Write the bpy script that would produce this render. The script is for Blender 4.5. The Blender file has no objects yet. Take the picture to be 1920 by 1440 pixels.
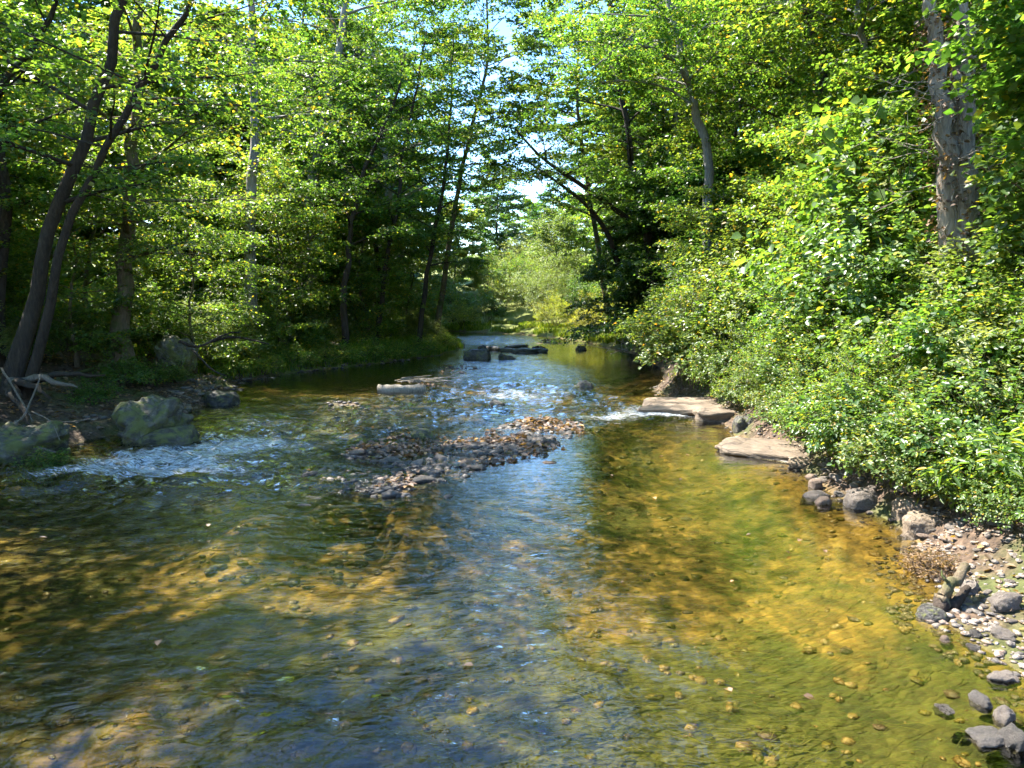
import bpy, bmesh, math, random
import numpy as np
from mathutils import Vector, Matrix, noise as mnoise

rad = math.radians
S = bpy.context.scene
COL = S.collection

# ------------------------------------------------------------------ camera
CAM_H = 3.0
PITCH = 6.9
FPX = 1330.0            # focal length in pixels of the 1920 px wide photograph
cam_data = bpy.data.cameras.new("camera")
cam = bpy.data.objects.new("camera", cam_data)
COL.objects.link(cam)
cam.location = (0, 0, CAM_H)
cam.rotation_euler = (rad(90 - PITCH), 0, 0)
cam_data.sensor_fit = 'HORIZONTAL'
cam_data.sensor_width = 36.0
cam_data.lens = 36.0 * FPX / 1920.0
cam_data.clip_start = 0.05
cam_data.clip_end = 2000
S.camera = cam

# ------------------------------------------------------------------ light
SUN_EL = 55.0
SUN_AZ = 58.0           # degrees to the left of the viewing direction
world = bpy.data.worlds.new("World")
S.world = world
world.use_nodes = True
wn = world.node_tree.nodes; wl = world.node_tree.links
wn.clear()
wo = wn.new('ShaderNodeOutputWorld'); wb = wn.new('ShaderNodeBackground')
sky = wn.new('ShaderNodeTexSky'); sky.sky_type = 'NISHITA'; sky.sun_disc = False
sky.sun_elevation = rad(SUN_EL); sky.sun_rotation = rad(-SUN_AZ)
sky.air_density = 1.0; sky.dust_density = 0.2; sky.ozone_density = 3.0
wtc = wn.new('ShaderNodeTexCoord'); wmap = wn.new('ShaderNodeMapping')
wmap.inputs['Scale'].default_value = (1.0, 1.0, 2.6)
wmap.inputs['Location'].default_value = (0.35, 0.1, 0.55)
wno = wn.new('ShaderNodeTexNoise'); wno.inputs['Scale'].default_value = 2.2
wno.inputs['Detail'].default_value = 8; wno.inputs['Roughness'].default_value = 0.58
wcr = wn.new('ShaderNodeValToRGB')
wcr.color_ramp.elements[0].position = 0.60; wcr.color_ramp.elements[1].position = 0.76
wmix = wn.new('ShaderNodeMixRGB'); wmix.inputs['Color2'].default_value = (3.0, 3.05, 3.2, 1)
wl.new(wtc.outputs['Generated'], wmap.inputs['Vector']); wl.new(wmap.outputs[0], wno.inputs['Vector'])
wl.new(wno.outputs['Fac'], wcr.inputs['Fac']); wl.new(wcr.outputs['Color'], wmix.inputs['Fac'])
whs = wn.new('ShaderNodeHueSaturation'); whs.inputs['Saturation'].default_value = 1.2; whs.inputs['Hue'].default_value = 0.503; whs.inputs['Value'].default_value = 0.85
wl.new(sky.outputs['Color'], whs.inputs['Color']); wl.new(whs.outputs[0], wmix.inputs['Color1']); wl.new(wmix.outputs[0], wb.inputs['Color'])
wl.new(wb.outputs[0], wo.inputs['Surface'])
wb.inputs['Strength'].default_value = 0.15

sun_data = bpy.data.lights.new("sun", 'SUN')
sun_data.energy = 5.0; sun_data.angle = rad(0.53); sun_data.color = (1.0, 0.95, 0.86)
sun = bpy.data.objects.new("sun", sun_data); COL.objects.link(sun)
sdir = Vector((-math.sin(rad(SUN_AZ)) * math.cos(rad(SUN_EL)), math.cos(rad(SUN_AZ)) * math.cos(rad(SUN_EL)), math.sin(rad(SUN_EL))))
sun.rotation_euler = sdir.to_track_quat('Z', 'Y').to_euler()
sun.location = sdir * 60

S.view_settings.view_transform = 'Standard'
S.view_settings.look = 'None'
S.view_settings.exposure = 2.4
S.view_settings.gamma = 1.0
S.render.engine = 'CYCLES'
cy = S.cycles
cy.max_bounces = 8; cy.diffuse_bounces = 6; cy.glossy_bounces = 2; cy.transmission_bounces = 3
cy.transparent_max_bounces = 4
cy.sample_clamp_indirect = 5.0; cy.sample_clamp_direct = 12.0
cy.caustics_reflective = False; cy.caustics_refractive = False
cy.use_adaptive_sampling = True; cy.adaptive_threshold = 0.02; cy.adaptive_min_samples = 16
cy.use_denoising = True
try:
    cy.denoiser = 'OPENIMAGEDENOISE'; cy.denoising_input_passes = 'RGB_ALBEDO_NORMAL'
    cy.denoising_prefilter = 'ACCURATE'
except Exception:
    pass

# ------------------------------------------------------------------ helpers
def gp(u, v, z=0.0):
    """a pixel of the 1920x1440 photograph -> point on the level z"""
    p = rad(PITCH)
    r = (u - 960) / FPX; q = (720 - v) / FPX
    d = (r, math.cos(p) + q * math.sin(p), -math.sin(p) + q * math.cos(p))
    t = (z - CAM_H) / d[2]
    return (d[0] * t, d[1] * t, z)

def at(u, v, y):
    """a pixel -> point at distance y ahead"""
    p = rad(PITCH)
    r = (u - 960) / FPX; q = (720 - v) / FPX
    d = (r, math.cos(p) + q * math.sin(p), -math.sin(p) + q * math.cos(p))
    t = y / d[1]
    return (d[0] * t, y, CAM_H + d[2] * t)

def sm(x):
    x = np.clip(x, 0, 1)
    return x * x * (3 - 2 * x)

def _hash(ix, iy, iz, seed):
    h = (ix.astype(np.int64) * 374761393 + iy.astype(np.int64) * 668265263 + iz.astype(np.int64) * 2147483647 + seed * 974711) & 0xFFFFFFFF
    h = ((h ^ (h >> 13)) * 1274126177) & 0xFFFFFFFF
    h = ((h ^ (h >> 16)) * 2246822519) & 0xFFFFFFFF
    return ((h ^ (h >> 15)) & 0xFFFFFF) / float(0xFFFFFF)

def vn(x, y, z=None, seed=0):
    x = np.asarray(x, float); y = np.asarray(y, float)
    z = np.zeros_like(x) if z is None else np.asarray(z, float)
    ix, iy, iz = np.floor(x), np.floor(y), np.floor(z)
    fx, fy, fz = sm(x - ix), sm(y - iy), sm(z - iz)
    ix, iy, iz = ix.astype(np.int64), iy.astype(np.int64), iz.astype(np.int64)
    r = 0
    for a in (0, 1):
        wx = fx if a else 1 - fx
        for b in (0, 1):
            wy = fy if b else 1 - fy
            for c in (0, 1):
                wz = fz if c else 1 - fz
                r = r + _hash(ix + a, iy + b, iz + c, seed) * wx * wy * wz
    return r * 2 - 1

def fbm(x, y, z=None, seed=0, oct=4):
    r = 0; a = 1; s = 0
    x = np.asarray(x, float); y = np.asarray(y, float)
    for o in range(oct):
        f = 2.03 ** o
        r = r + a * vn(x * f + o * 7.3, y * f + o * 3.1, None if z is None else np.asarray(z) * f, seed + o)
        s += a; a *= 0.5
    return r / s

def polydist(px, py, poly):
    """signed distance to a polygon, negative inside"""
    px = np.asarray(px, float); py = np.asarray(py, float)
    d = np.full(px.shape, 1e9); inside = np.zeros(px.shape, bool)
    n = len(poly)
    for i in range(n):
        ax, ay = poly[i]; bx, by = poly[(i + 1) % n]
        ex, ey = bx - ax, by - ay
        t = np.clip(((px - ax) * ex + (py - ay) * ey) / (ex * ex + ey * ey + 1e-9), 0, 1)
        d = np.minimum(d, np.hypot(px - ax - t * ex, py - ay - t * ey))
        c = ((ay > py) != (by > py)) & (px < (bx - ax) * (py - ay) / ((by - ay) if by != ay else 1e-9) + ax)
        inside ^= c
    return np.where(inside, -d, d)

def mesh(name, V, quads=None, tris=None, mats=(), attrs=None, smooth=False, midx=None):
    me = bpy.data.meshes.new(name)
    V = np.asarray(V, np.float32)
    q = np.zeros((0, 4), np.int32) if quads is None or len(quads) == 0 else np.asarray(quads, np.int32)
    t = np.zeros((0, 3), np.int32) if tris is None or len(tris) == 0 else np.asarray(tris, np.int32)
    me.vertices.add(len(V)); me.vertices.foreach_set('co', V.ravel())
    nl = q.size + t.size
    me.loops.add(nl); me.loops.foreach_set('vertex_index', np.concatenate([q.ravel(), t.ravel()]).astype(np.int32))
    me.polygons.add(len(q) + len(t))
    st = np.concatenate([np.arange(len(q)) * 4, q.size + np.arange(len(t)) * 3]).astype(np.int32)
    me.polygons.foreach_set('loop_start', st)
    if smooth:
        me.polygons.foreach_set('use_smooth', np.ones(len(q) + len(t), bool))
    if midx is not None:
        me.polygons.foreach_set('material_index', np.asarray(midx, np.int32))
    for m in mats:
        me.materials.append(m)
    for k, a in (attrs or {}).items():
        at_ = me.attributes.new(k, 'FLOAT', 'POINT'); at_.data.foreach_set('value', np.asarray(a, np.float32))
    me.update(calc_edges=True)
    return me

class B:
    """collects tubes and other pieces of ONE mesh"""
    def __init__(s):
        s.v = []; s.q = []; s.t = []; s.n = 0
    def add(s, V, q=None, t=None):
        V = np.asarray(V, float)
        s.v.append(V)
        if q is not None and len(q): s.q.append(np.asarray(q) + s.n)
        if t is not None and len(t): s.t.append(np.asarray(t) + s.n)
        s.n += len(V)
    def tube(s, pts, r, sides=6, cap=True, rough=0.0, rng=None):
        pts = np.asarray(pts, float); n = len(pts)
        r = np.broadcast_to(np.asarray(r, float), (n,))
        tan = np.gradient(pts, axis=0); tan /= np.linalg.norm(tan, axis=1)[:, None] + 1e-9
        ref = np.array([1.0, 0.13, 0.07]) if abs(tan[0][0]) < 0.8 else np.array([0.1, 1.0, 0.05])
        a = np.arange(sides) * 2 * math.pi / sides
        V = []
        for i in range(n):
            u = ref - tan[i] * ref.dot(tan[i]); u /= np.linalg.norm(u) + 1e-9
            w = np.cross(tan[i], u); ref = u
            rr = r[i] * (1 + (rough * (rng.random(sides) - 0.5) * 2 if rough and rng is not None else 0))
            V.append(pts[i] + np.outer(np.cos(a) * rr, u) + np.outer(np.sin(a) * rr, w))
        V = np.concatenate(V)
        i0 = (np.arange(n - 1) * sides)[:, None]; j = np.arange(sides)[None, :]; j2 = (j + 1) % sides
        q = np.stack([i0 + j, i0 + j2, i0 + sides + j2, i0 + sides + j], -1).reshape(-1, 4)
        t = None
        if cap:
            V = np.concatenate([V, pts[:1], pts[-1:]])
            c0, c1 = n * sides, n * sides + 1
            jj = np.arange(sides); j3 = (jj + 1) % sides
            t = np.concatenate([np.stack([np.full(sides, c0), j3, jj], -1),
                                np.stack([np.full(sides, c1), (n - 1) * sides + jj, (n - 1) * sides + j3], -1)])
        s.add(V, q, t)
    def build(s, name, mats, smooth=True, attrs=None):
        return mesh(name, np.concatenate(s.v), np.concatenate(s.q) if s.q else None, np.concatenate(s.t) if s.t else None, mats, attrs, smooth)

def smoothpath(pts, n=12):
    """Catmull-Rom through pts"""
    P = np.asarray(pts, float)
    P = np.concatenate([[2 * P[0] - P[1]], P, [2 * P[-1] - P[-2]]])
    out = []
    m = len(P) - 3
    for k in range(n):
        s = k / (n - 1) * m; i = min(int(s), m - 1); t = s - i
        p0, p1, p2, p3 = P[i:i + 4]
        out.append(0.5 * (2 * p1 + (p2 - p0) * t + (2 * p0 - 5 * p1 + 4 * p2 - p3) * t * t + (3 * p1 - p0 - 3 * p2 + p3) * t ** 3))
    return np.array(out)

def unit(a):
    return a / (np.linalg.norm(a, axis=-1, keepdims=True) + 1e-9)

def link(name, data, parent=None, loc=None, rot=None, scale=None):
    o = bpy.data.objects.new(name, data); COL.objects.link(o)
    if parent is not None: o.parent = parent
    if loc is not None: o.location = loc
    if rot is not None: o.rotation_euler = rot
    if scale is not None: o.scale = scale if hasattr(scale, '__len__') else (scale,) * 3
    return o

def tag(o, label=None, cat=None, group=None, kind=None):
    if label: o['label'] = label
    if cat: o['category'] = cat
    if group: o['group'] = group
    if kind: o['kind'] = kind
    return o

def place(proto, name, label, cat, loc, rotz=0.0, scale=1.0, group=None, rot=None):
    """an Empty at the thing's base with its parts (part name, mesh) below it"""
    e = link(name, None, None, loc, rot if rot else (0, 0, rotz), scale)
    e.empty_display_size = 0.2
    tag(e, label, cat, group)
    for pn, me in proto:
        link(pn, me, e)
    return e

# ------------------------------------------------------------------ materials
def newmat(name):
    m = bpy.data.materials.new(name); m.use_nodes = True
    m.node_tree.nodes.clear()
    return m, m.node_tree.nodes, m.node_tree.links

def ramp(n, l, fac, stops, interp='LINEAR'):
    c = n.new('ShaderNodeValToRGB'); c.color_ramp.interpolation = interp
    el = c.color_ramp.elements
    while len(el) < len(stops): el.new(0.5)
    for e, (p, col) in zip(el, stops):
        e.position = p; e.color = (*col, 1)
    l.new(fac, c.inputs['Fac'])
    return c.outputs['Color']

def noise(n, l, vec, scale, detail=4, rough=0.55, dist=0.0, dims='3D'):
    t = n.new('ShaderNodeTexNoise'); t.inputs['Scale'].default_value = scale
    t.inputs['Detail'].default_value = detail; t.inputs['Roughness'].default_value = rough
    t.inputs['Distortion'].default_value = dist
    if vec is not None: l.new(vec, t.inputs['Vector'])
    return t.outputs['Fac']

def mapping(n, l, vec, scale=(1, 1, 1), rot=(0, 0, 0), loc=(0, 0, 0)):
    m = n.new('ShaderNodeMapping'); m.inputs['Scale'].default_value = scale
    m.inputs['Rotation'].default_value = rot; m.inputs['Location'].default_value = loc
    l.new(vec, m.inputs['Vector'])
    return m.outputs[0]

def math_(n, l, op, a, b=None, clamp=False):
    m = n.new('ShaderNodeMath'); m.operation = op; m.use_clamp = clamp
    for i, x in enumerate((a, b)):
        if x is None: continue
        if isinstance(x, (int, float)): m.inputs[i].default_value = x
        else: l.new(x, m.inputs[i])
    return m.outputs[0]

def mixc(n, l, fac, a, b, mode='MIX'):
    m = n.new('ShaderNodeMixRGB'); m.blend_type = mode
    for s, x in (('Fac', fac), ('Color1', a), ('Color2', b)):
        if isinstance(x, (int, float)): m.inputs[s].default_value = x
        elif isinstance(x, tuple): m.inputs[s].default_value = (*x, 1) if len(x) == 3 else x
        else: l.new(x, m.inputs[s])
    return m.outputs[0]

def bump(n, l, h, strength=0.5, dist=0.02, normal=None):
    b = n.new('ShaderNodeBump'); b.inputs['Distance'].default_value = dist
    if isinstance(strength, (int, float)): b.inputs['Strength'].default_value = strength
    else: l.new(strength, b.inputs['Strength'])
    l.new(h, b.inputs['Height'])
    if normal is not None: l.new(normal, b.inputs['Normal'])
    return b.outputs[0]

def attr(n, name):
    a = n.new('ShaderNodeAttribute'); a.attribute_name = name
    return a.outputs['Fac']

def leaf_mat(name, stops, trans=0.5, rough=0.42, yellow=None, spec=0.5):
    """stops: (position, colour) over the per-leaf random value"""
    m, n, l = newmat(name)
    out = n.new('ShaderNodeOutputMaterial')
    rnd = attr(n, 'rnd')
    oi = n.new('ShaderNodeObjectInfo')
    col = ramp(n, l, rnd, stops)
    hsv = n.new('ShaderNodeHueSaturation')
    l.new(math_(n, l, 'ADD', math_(n, l, 'MULTIPLY', oi.outputs['Random'], 0.035), 0.482), hsv.inputs['Hue'])
    l.new(math_(n, l, 'ADD', math_(n, l, 'MULTIPLY', attr(n, 'clump'), 0.5), 0.75), hsv.inputs['Value'])
    l.new(col, hsv.inputs['Color'])
    p = n.new('ShaderNodeBsdfPrincipled'); l.new(hsv.outputs[0], p.inputs['Base Color'])
    p.inputs['Roughness'].default_value = rough
    p.inputs['Specular IOR Level'].default_value = spec
    t = n.new('ShaderNodeBsdfTranslucent')
    tc = mixc(n, l, 1.0, hsv.outputs[0], (2.7, 2.5, 0.85), 'MULTIPLY')
    l.new(tc, t.inputs['Color'])
    mx = n.new('ShaderNodeMixShader'); mx.inputs['Fac'].default_value = trans
    l.new(p.outputs[0], mx.inputs[1]); l.new(t.outputs[0], mx.inputs[2])
    l.new(mx.outputs[0], out.inputs['Surface'])
    return m

G1 = [(0.0, (0.030, 0.075, 0.016)), (0.5, (0.058, 0.118, 0.026)), (0.88, (0.092, 0.155, 0.034)), (1.0, (0.18, 0.185, 0.03))]
G2 = [(0.0, (0.038, 0.088, 0.018)), (0.45, (0.076, 0.140, 0.030)), (0.88, (0.118, 0.180, 0.040)), (0.96, (0.20, 0.20, 0.03)), (1.0, (0.32, 0.21, 0.03))]
G3 = [(0.0, (0.018, 0.052, 0.016)), (0.6, (0.036, 0.085, 0.022)), (1.0, (0.065, 0.118, 0.028))]
G4 = [(0.0, (0.07, 0.112, 0.036)), (0.6, (0.115, 0.162, 0.055)), (1.0, (0.18, 0.21, 0.075))]
G5 = [(0.0, (0.10, 0.14, 0.02)), (0.6, (0.17, 0.21, 0.03)), (1.0, (0.30, 0.26, 0.04))]
M = {}
M['leaf_mid'] = leaf_mat('leaf_mid_green', G1)
M['leaf_light'] = leaf_mat('leaf_light_green', G2, 0.54)
M['leaf_dark'] = leaf_mat('leaf_dark_green', G3, 0.45, 0.40)
M['leaf_pale'] = leaf_mat('leaf_pale_willow', G4, 0.4, 0.5)
M['leaf_shrub'] = leaf_mat('leaf_shrub', [(0.0, (0.042, 0.088, 0.02)), (0.5, (0.082, 0.142, 0.034)), (0.88, (0.125, 0.18, 0.045)), (0.97, (0.27, 0.25, 0.025)), (1.0, (0.36, 0.20, 0.03))], 0.42, 0.38, spec=0.5)
M['leaf_gold'] = leaf_mat('leaf_goldenrod', G5, 0.42, 0.5)
M['leaf_dry'] = leaf_mat('leaf_dry', [(0.0, (0.06, 0.035, 0.02)), (0.5, (0.14, 0.085, 0.05)), (0.85, (0.24, 0.155, 0.10)), (1.0, (0.34, 0.19, 0.04))], 0.15, 0.6)
M['grass'] = leaf_mat('grass_blade', [(0.0, (0.05, 0.11, 0.015)), (0.6, (0.11, 0.18, 0.02)), (1.0, (0.24, 0.25, 0.05))], 0.42, 0.5)
M['weed'] = leaf_mat('water_weed', [(0.0, (0.05, 0.058, 0.010)), (0.6, (0.085, 0.088, 0.016)), (1.0, (0.14, 0.125, 0.03))], 0.2, 0.6)
M['straw'] = leaf_mat('straw', [(0.0, (0.12, 0.075, 0.035)), (1.0, (0.26, 0.18, 0.10))], 0.25, 0.6)

def bark(name, c0, c1, c2, moss=0.0, scale=6.0):
    m, n, l = newmat(name)
    out = n.new('ShaderNodeOutputMaterial'); p = n.new('ShaderNodeBsdfPrincipled')
    tc = n.new('ShaderNodeTexCoord')
    v = mapping(n, l, tc.outputs['Object'], (scale, scale, scale * 0.22))
    h = noise(n, l, v, 3.0, 7, 0.65, 0.6)
    big = noise(n, l, tc.outputs['Object'], 1.3, 4)
    col = ramp(n, l, h, [(0.28, c0), (0.5, c1), (0.72, c2)])
    col = mixc(n, l, ramp(n, l, big, [(0.35, (0, 0, 0)), (0.7, (0.5, 0.5, 0.5))]), col, c2)
    if moss:
        mk = noise(n, l, tc.outputs['Object'], 2.2, 5, 0.6)
        col = mixc(n, l, ramp(n, l, mk, [(0.5 - 0.2 * moss, (0, 0, 0)), (0.72 - 0.2 * moss, (1, 1, 1))]), col, (0.06, 0.075, 0.015))
    l.new(col, p.inputs['Base Color']); p.inputs['Roughness'].default_value = 0.85
    p.inputs['Specular IOR Level'].default_value = 0.25
    l.new(bump(n, l, h, 0.9, 0.05), p.inputs['Normal'])
    l.new(p.outputs[0], out.inputs['Surface'])
    return m
M['bark_dark'] = bark('bark_dark', (0.010, 0.008, 0.006), (0.032, 0.025, 0.018), (0.07, 0.054, 0.038))
M['bark_brown'] = bark('bark_brown', (0.035, 0.024, 0.014), (0.11, 0.08, 0.048), (0.19, 0.15, 0.10), 0.3)
M['bark_grey'] = bark('bark_grey', (0.07, 0.065, 0.055), (0.18, 0.165, 0.14), (0.30, 0.28, 0.25))
M['bark_tan'] = bark('bark_tan', (0.09, 0.068, 0.048), (0.26, 0.21, 0.155), (0.42, 0.35, 0.27))
M['wood_dead'] = bark('weathered_wood', (0.09, 0.075, 0.055), (0.26, 0.22, 0.17), (0.42, 0.37, 0.30), 0, 9)
M['wood_grey'] = bark('grey_dead_wood', (0.05, 0.042, 0.03), (0.13, 0.11, 0.08), (0.22, 0.19, 0.15), 0, 9)
M['wood_wet'] = bark('wet_wood', (0.012, 0.008, 0.006), (0.04, 0.028, 0.02), (0.08, 0.06, 0.045), 0, 9)
M['wood_moss'] = bark('mossy_wood', (0.03, 0.025, 0.01), (0.09, 0.085, 0.03), (0.16, 0.15, 0.06), 0.7, 8)

def rock(name, c0, c1, c2, moss=0.0, wet=0.35, scale=3.0, rough=0.8):
    m, n, l = newmat(name)
    out = n.new('ShaderNodeOutputMaterial'); p = n.new('ShaderNodeBsdfPrincipled')
    tc = n.new('ShaderNodeTexCoord'); oi = n.new('ShaderNodeObjectInfo'); ge = n.new('ShaderNodeNewGeometry')
    h = noise(n, l, tc.outputs['Object'], scale * 2, 8, 0.65)
    b = noise(n, l, tc.outputs['Object'], scale * 0.6, 3, 0.5)
    col = ramp(n, l, h, [(0.3, c0), (0.5, c1), (0.7, c2)])
    col = mixc(n, l, ramp(n, l, b, [(0.4, (0, 0, 0)), (0.65, (0.6, 0.6, 0.6))]), col, c1)
    vo = n.new('ShaderNodeTexVoronoi'); vo.feature = 'DISTANCE_TO_EDGE'; vo.inputs['Scale'].default_value = scale * 0.55
    wv = n.new('ShaderNodeVectorMath'); wv.operation = 'ADD'; l.new(tc.outputs['Object'], wv.inputs[0])
    nt = n.new('ShaderNodeTexNoise'); nt.inputs['Scale'].default_value = scale; l.new(tc.outputs['Object'], nt.inputs['Vector']); l.new(nt.outputs['Color'], wv.inputs[1])
    l.new(wv.outputs[0], vo.inputs['Vector'])
    crack = ramp(n, l, vo.outputs['Distance'], [(0.0, (0, 0, 0)), (0.045, (1, 1, 1))])
    col = mixc(n, l, crack, mixc(n, l, 1.0, col, (0.45, 0.42, 0.4), 'MULTIPLY'), col)
    h = math_(n, l, 'ADD', h, math_(n, l, 'MULTIPLY', crack, 0.18))
    hs = n.new('ShaderNodeHueSaturation')
    l.new(math_(n, l, 'ADD', math_(n, l, 'MULTIPLY', oi.outputs['Random'], 0.6), 0.72), hs.inputs['Value'])
    l.new(col, hs.inputs['Color']); col = hs.outputs[0]
    sp = n.new('ShaderNodeSeparateXYZ'); l.new(ge.outputs['Position'], sp.inputs[0])
    if moss:
        mk = noise(n, l, tc.outputs['Object'], 2.4, 6, 0.65)
        col = mixc(n, l, ramp(n, l, mk, [(0.56 - 0.3 * moss, (0, 0, 0)), (0.70 - 0.3 * moss, (1, 1, 1))]), col,
                   mixc(n, l, h, (0.035, 0.05, 0.01), (0.13, 0.13, 0.03)))
    # stone is wet and darker for a few centimetres above the water
    wz = math_(n, l, 'ADD', sp.outputs['Z'], math_(n, l, 'MULTIPLY', b, -0.08))
    wk = ramp(n, l, math_(n, l, 'ADD', wz, 0.5), [(0.455, (1, 1, 1)), (0.49, (0, 0, 0))])
    col = mixc(n, l, wk, col, mixc(n, l, 1.0, col, (wet, wet * 0.95, wet * 0.9), 'MULTIPLY'))
    l.new(col, p.inputs['Base Color'])
    rr = n.new('ShaderNodeMapRange'); l.new(wk, rr.inputs['Value'])
    rr.inputs['To Min'].default_value = rough; rr.inputs['To Max'].default_value = 0.22
    l.new(rr.outputs[0], p.inputs['Roughness'])
    l.new(bump(n, l, h, 0.8, 0.05), p.inputs['Normal'])
    l.new(p.outputs[0], out.inputs['Surface'])
    return m
M['rock_mossy'] = rock('rock_mossy', (0.025, 0.022, 0.016), (0.075, 0.067, 0.048), (0.20, 0.18, 0.135), 0.4, scale=2.2)
M['rock_tan'] = rock('rock_tan', (0.08, 0.055, 0.035), (0.17, 0.125, 0.082), (0.25, 0.19, 0.135), 0, 0.42, scale=1.8)
M['rock_dark'] = rock('rock_dark', (0.02, 0.018, 0.016), (0.055, 0.049, 0.043), (0.12, 0.108, 0.097), 0.15, 0.6, scale=2.4, rough=0.5)
M['cobble_dark'] = rock('cobble_dark', (0.042, 0.036, 0.031), (0.092, 0.079, 0.067), (0.165, 0.143, 0.122), 0, 0.5, scale=5, rough=0.6)
M['cobble_brown'] = rock('cobble_brown', (0.10, 0.065, 0.045), (0.20, 0.14, 0.10), (0.32, 0.24, 0.18), 0, 0.5, scale=5, rough=0.7)
M['cobble_pale'] = rock('cobble_pale', (0.11, 0.085, 0.065), (0.19, 0.155, 0.125), (0.29, 0.25, 0.21), 0, 0.5, scale=5, rough=0.75)

M['cobble_amber'] = rock('cobble_amber', (0.12, 0.08, 0.03), (0.22, 0.15, 0.055), (0.34, 0.25, 0.11), 0, 1, scale=5)
M['cobble_amber2'] = rock('cobble_olive', (0.07, 0.06, 0.012), (0.13, 0.105, 0.02), (0.2, 0.15, 0.03), 0, 1, scale=5)

# ------------------------------------------------------------------ shape of the place
YR = [-60, 0, 3.5, 4.3, 5.5, 6.4, 7.7, 9.5, 11.1, 13.1, 15.1, 17.9, 22.6, 25.6, 30, 36, 42, 47, 51, 55, 59, 63, 69, 82, 120]
XR = [4.6, 4.2, 4.2, 4.3, 4.5, 4.4, 4.9, 5.0, 5.0, 5.3, 5.0, 5.1, 4.6, 5.4, 6.4, 6.7, 6.1, 5.4, 4.2, 2.6, 0.6, -3.5, -11, -26, -60]
YL = [-60, 0, 12.8, 15, 16.5, 21.3, 25.6, 28.6, 32.4, 37.6, 43, 47, 52, 58.6, 64, 70, 82, 120]
XL = [-9, -9.2, -9.4, -8.9, -8.2, -8.8, -9.9, -8.8, -6.4, -3.8, -2.9, -3.3, -4.4, -5.2, -11, -18, -34, -68]
_ys = np.arange(-130, 720, 0.1)
_sr = np.interp(_ys, YR, XR) + 0.16 * vn(_ys * 1.3, _ys * 0 + 3.3, seed=5)
_sl = np.interp(_ys, YL, XL) + 0.25 * vn(_ys * 1.1, _ys * 0 + 8.1, seed=6)
def shore_r(y): return np.interp(y, _ys, _sr)
def shore_l(y): return np.interp(y, _ys, _sl)

def pxpoly(pts, z=0.0): return [gp(u, v, z)[:2] for u, v in pts]
BARS = [
    (pxpoly([(572, 948), (640, 955), (705, 945), (770, 925), (850, 905), (900, 878), (960, 862), (1010, 852), (1060, 838), (1092, 806), (1060, 786), (1000, 784), (930, 798), (880, 816), (830, 824), (770, 812), (700, 830), (640, 858), (585, 892)]), 0.034),
    (pxpoly([(680, 806), (735, 812), (790, 812), (780, 800), (720, 796)]), 0.02),
    (pxpoly([(820, 700), (880, 702), (910, 690), (860, 682), (815, 688)]), 0.04),
    (pxpoly([(740, 722), (800, 726), (830, 718), (780, 708), (735, 712)]), 0.03),
    (pxpoly([(600, 770), (660, 775), (700, 765), (650, 745), (600, 750)]), 0.015),
    (pxpoly([(860, 672), (900, 664), (1030, 661), (1035, 654), (940, 646), (890, 654)]), 0.05),
    (pxpoly([(1000, 645), (1160, 655), (1130, 644), (1060, 636), (1000, 636)]), 0.05),
]
def terrain(x, y, fine=True):
    x = np.asarray(x, float); y = np.asarray(y, float)
    xr, xl = shore_r(y), shore_l(y)
    tr, tl = x - xr, xl - x
    ins = np.minimum(-tr, -tl)
    bed = -0.42 * sm(ins / 2.2) - 0.03
    bed += 0.06 * fbm(x * 0.5, y * 0.35, seed=11)
    bed += 0.025 * fbm(x * 2.0, y * 2.0, seed=12, oct=3)
    bed += 0.10 * sm((1.5 + tr) / 1.5) * sm((9 - y) / 3)          # shallows by the near right shore
    d0 = polydist(x, y, BARS[0][0])
    w0 = sm((2.2 - d0) / 1.8) * sm((0.15 + vn(x * .9, y * .9, seed=19)) / .5 + .45)
    bed = bed * (1 - w0) + w0 * (-0.055 + 0.07 * fbm(x * 1.2, y * 1.4, seed=18, oct=3))
    for poly, top in BARS:
        d = polydist(x, y, poly)
        w = sm((0.35 - d) / 0.6)
        bed = bed * (1 - w) + w * (top - 0.065 + 0.13 * fbm(x * 1.1, y * 1.1, seed=13, oct=3))
    far = sm((y - 36) / 12)
    apron = 0.6 * sm((8.0 - y) / 1.5)
    t2 = np.maximum(tr - apron, 0)
    rb = 0.08 * sm(tr / 0.4) + (0.45 * sm(t2 / 0.9) + 1.5 * sm((t2 - 0.6) / 5.0)) * (1 - 0.75 * far) + 0.06 * sm(tr / 1.5)
    rb += 0.30 * np.maximum(t2 - 4.5 - 5 * far, 0) * (1 - 0.4 * far) * np.clip(1.2 - t2 / 90, 0.3, 1)
    lb = (0.30 * sm(tl / 0.5) + 0.75 * sm((tl - 0.3) / 3.5)) * (1 - 0.55 * sm((y - 27) / 6)) + 0.05 * np.maximum(tl - 3, 0) * (1 - 0.3 * far) + 0.16 * np.maximum(tl - 14, 0) * np.clip(1.2 - tl / 90, 0.3, 1)
    z = np.where(ins > 0, bed, np.where(tr > 0, rb, lb))
    out = sm(-ins / 1.5)
    z = z + out * (0.16 * fbm(x * 0.5, y * 0.5, seed=14) + 0.05 * fbm(x * 2.2, y * 2.2, seed=15, oct=3))
    z = z + 0.07 * np.maximum(y - 95, 0) * sm((y - 95) / 20)
    return np.minimum(z, 45)

def axis(lo, hi, a, b, fine, grow=1.16):
    c = list(np.arange(a, b + 1e-6, fine))
    s = fine; v = b
    while v < hi: s *= grow; v += s; c.append(v)
    s = fine; v = a; pre = []
    while v > lo: s *= grow; v -= s; pre.append(v)
    return np.array(pre[::-1] + c)

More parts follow.
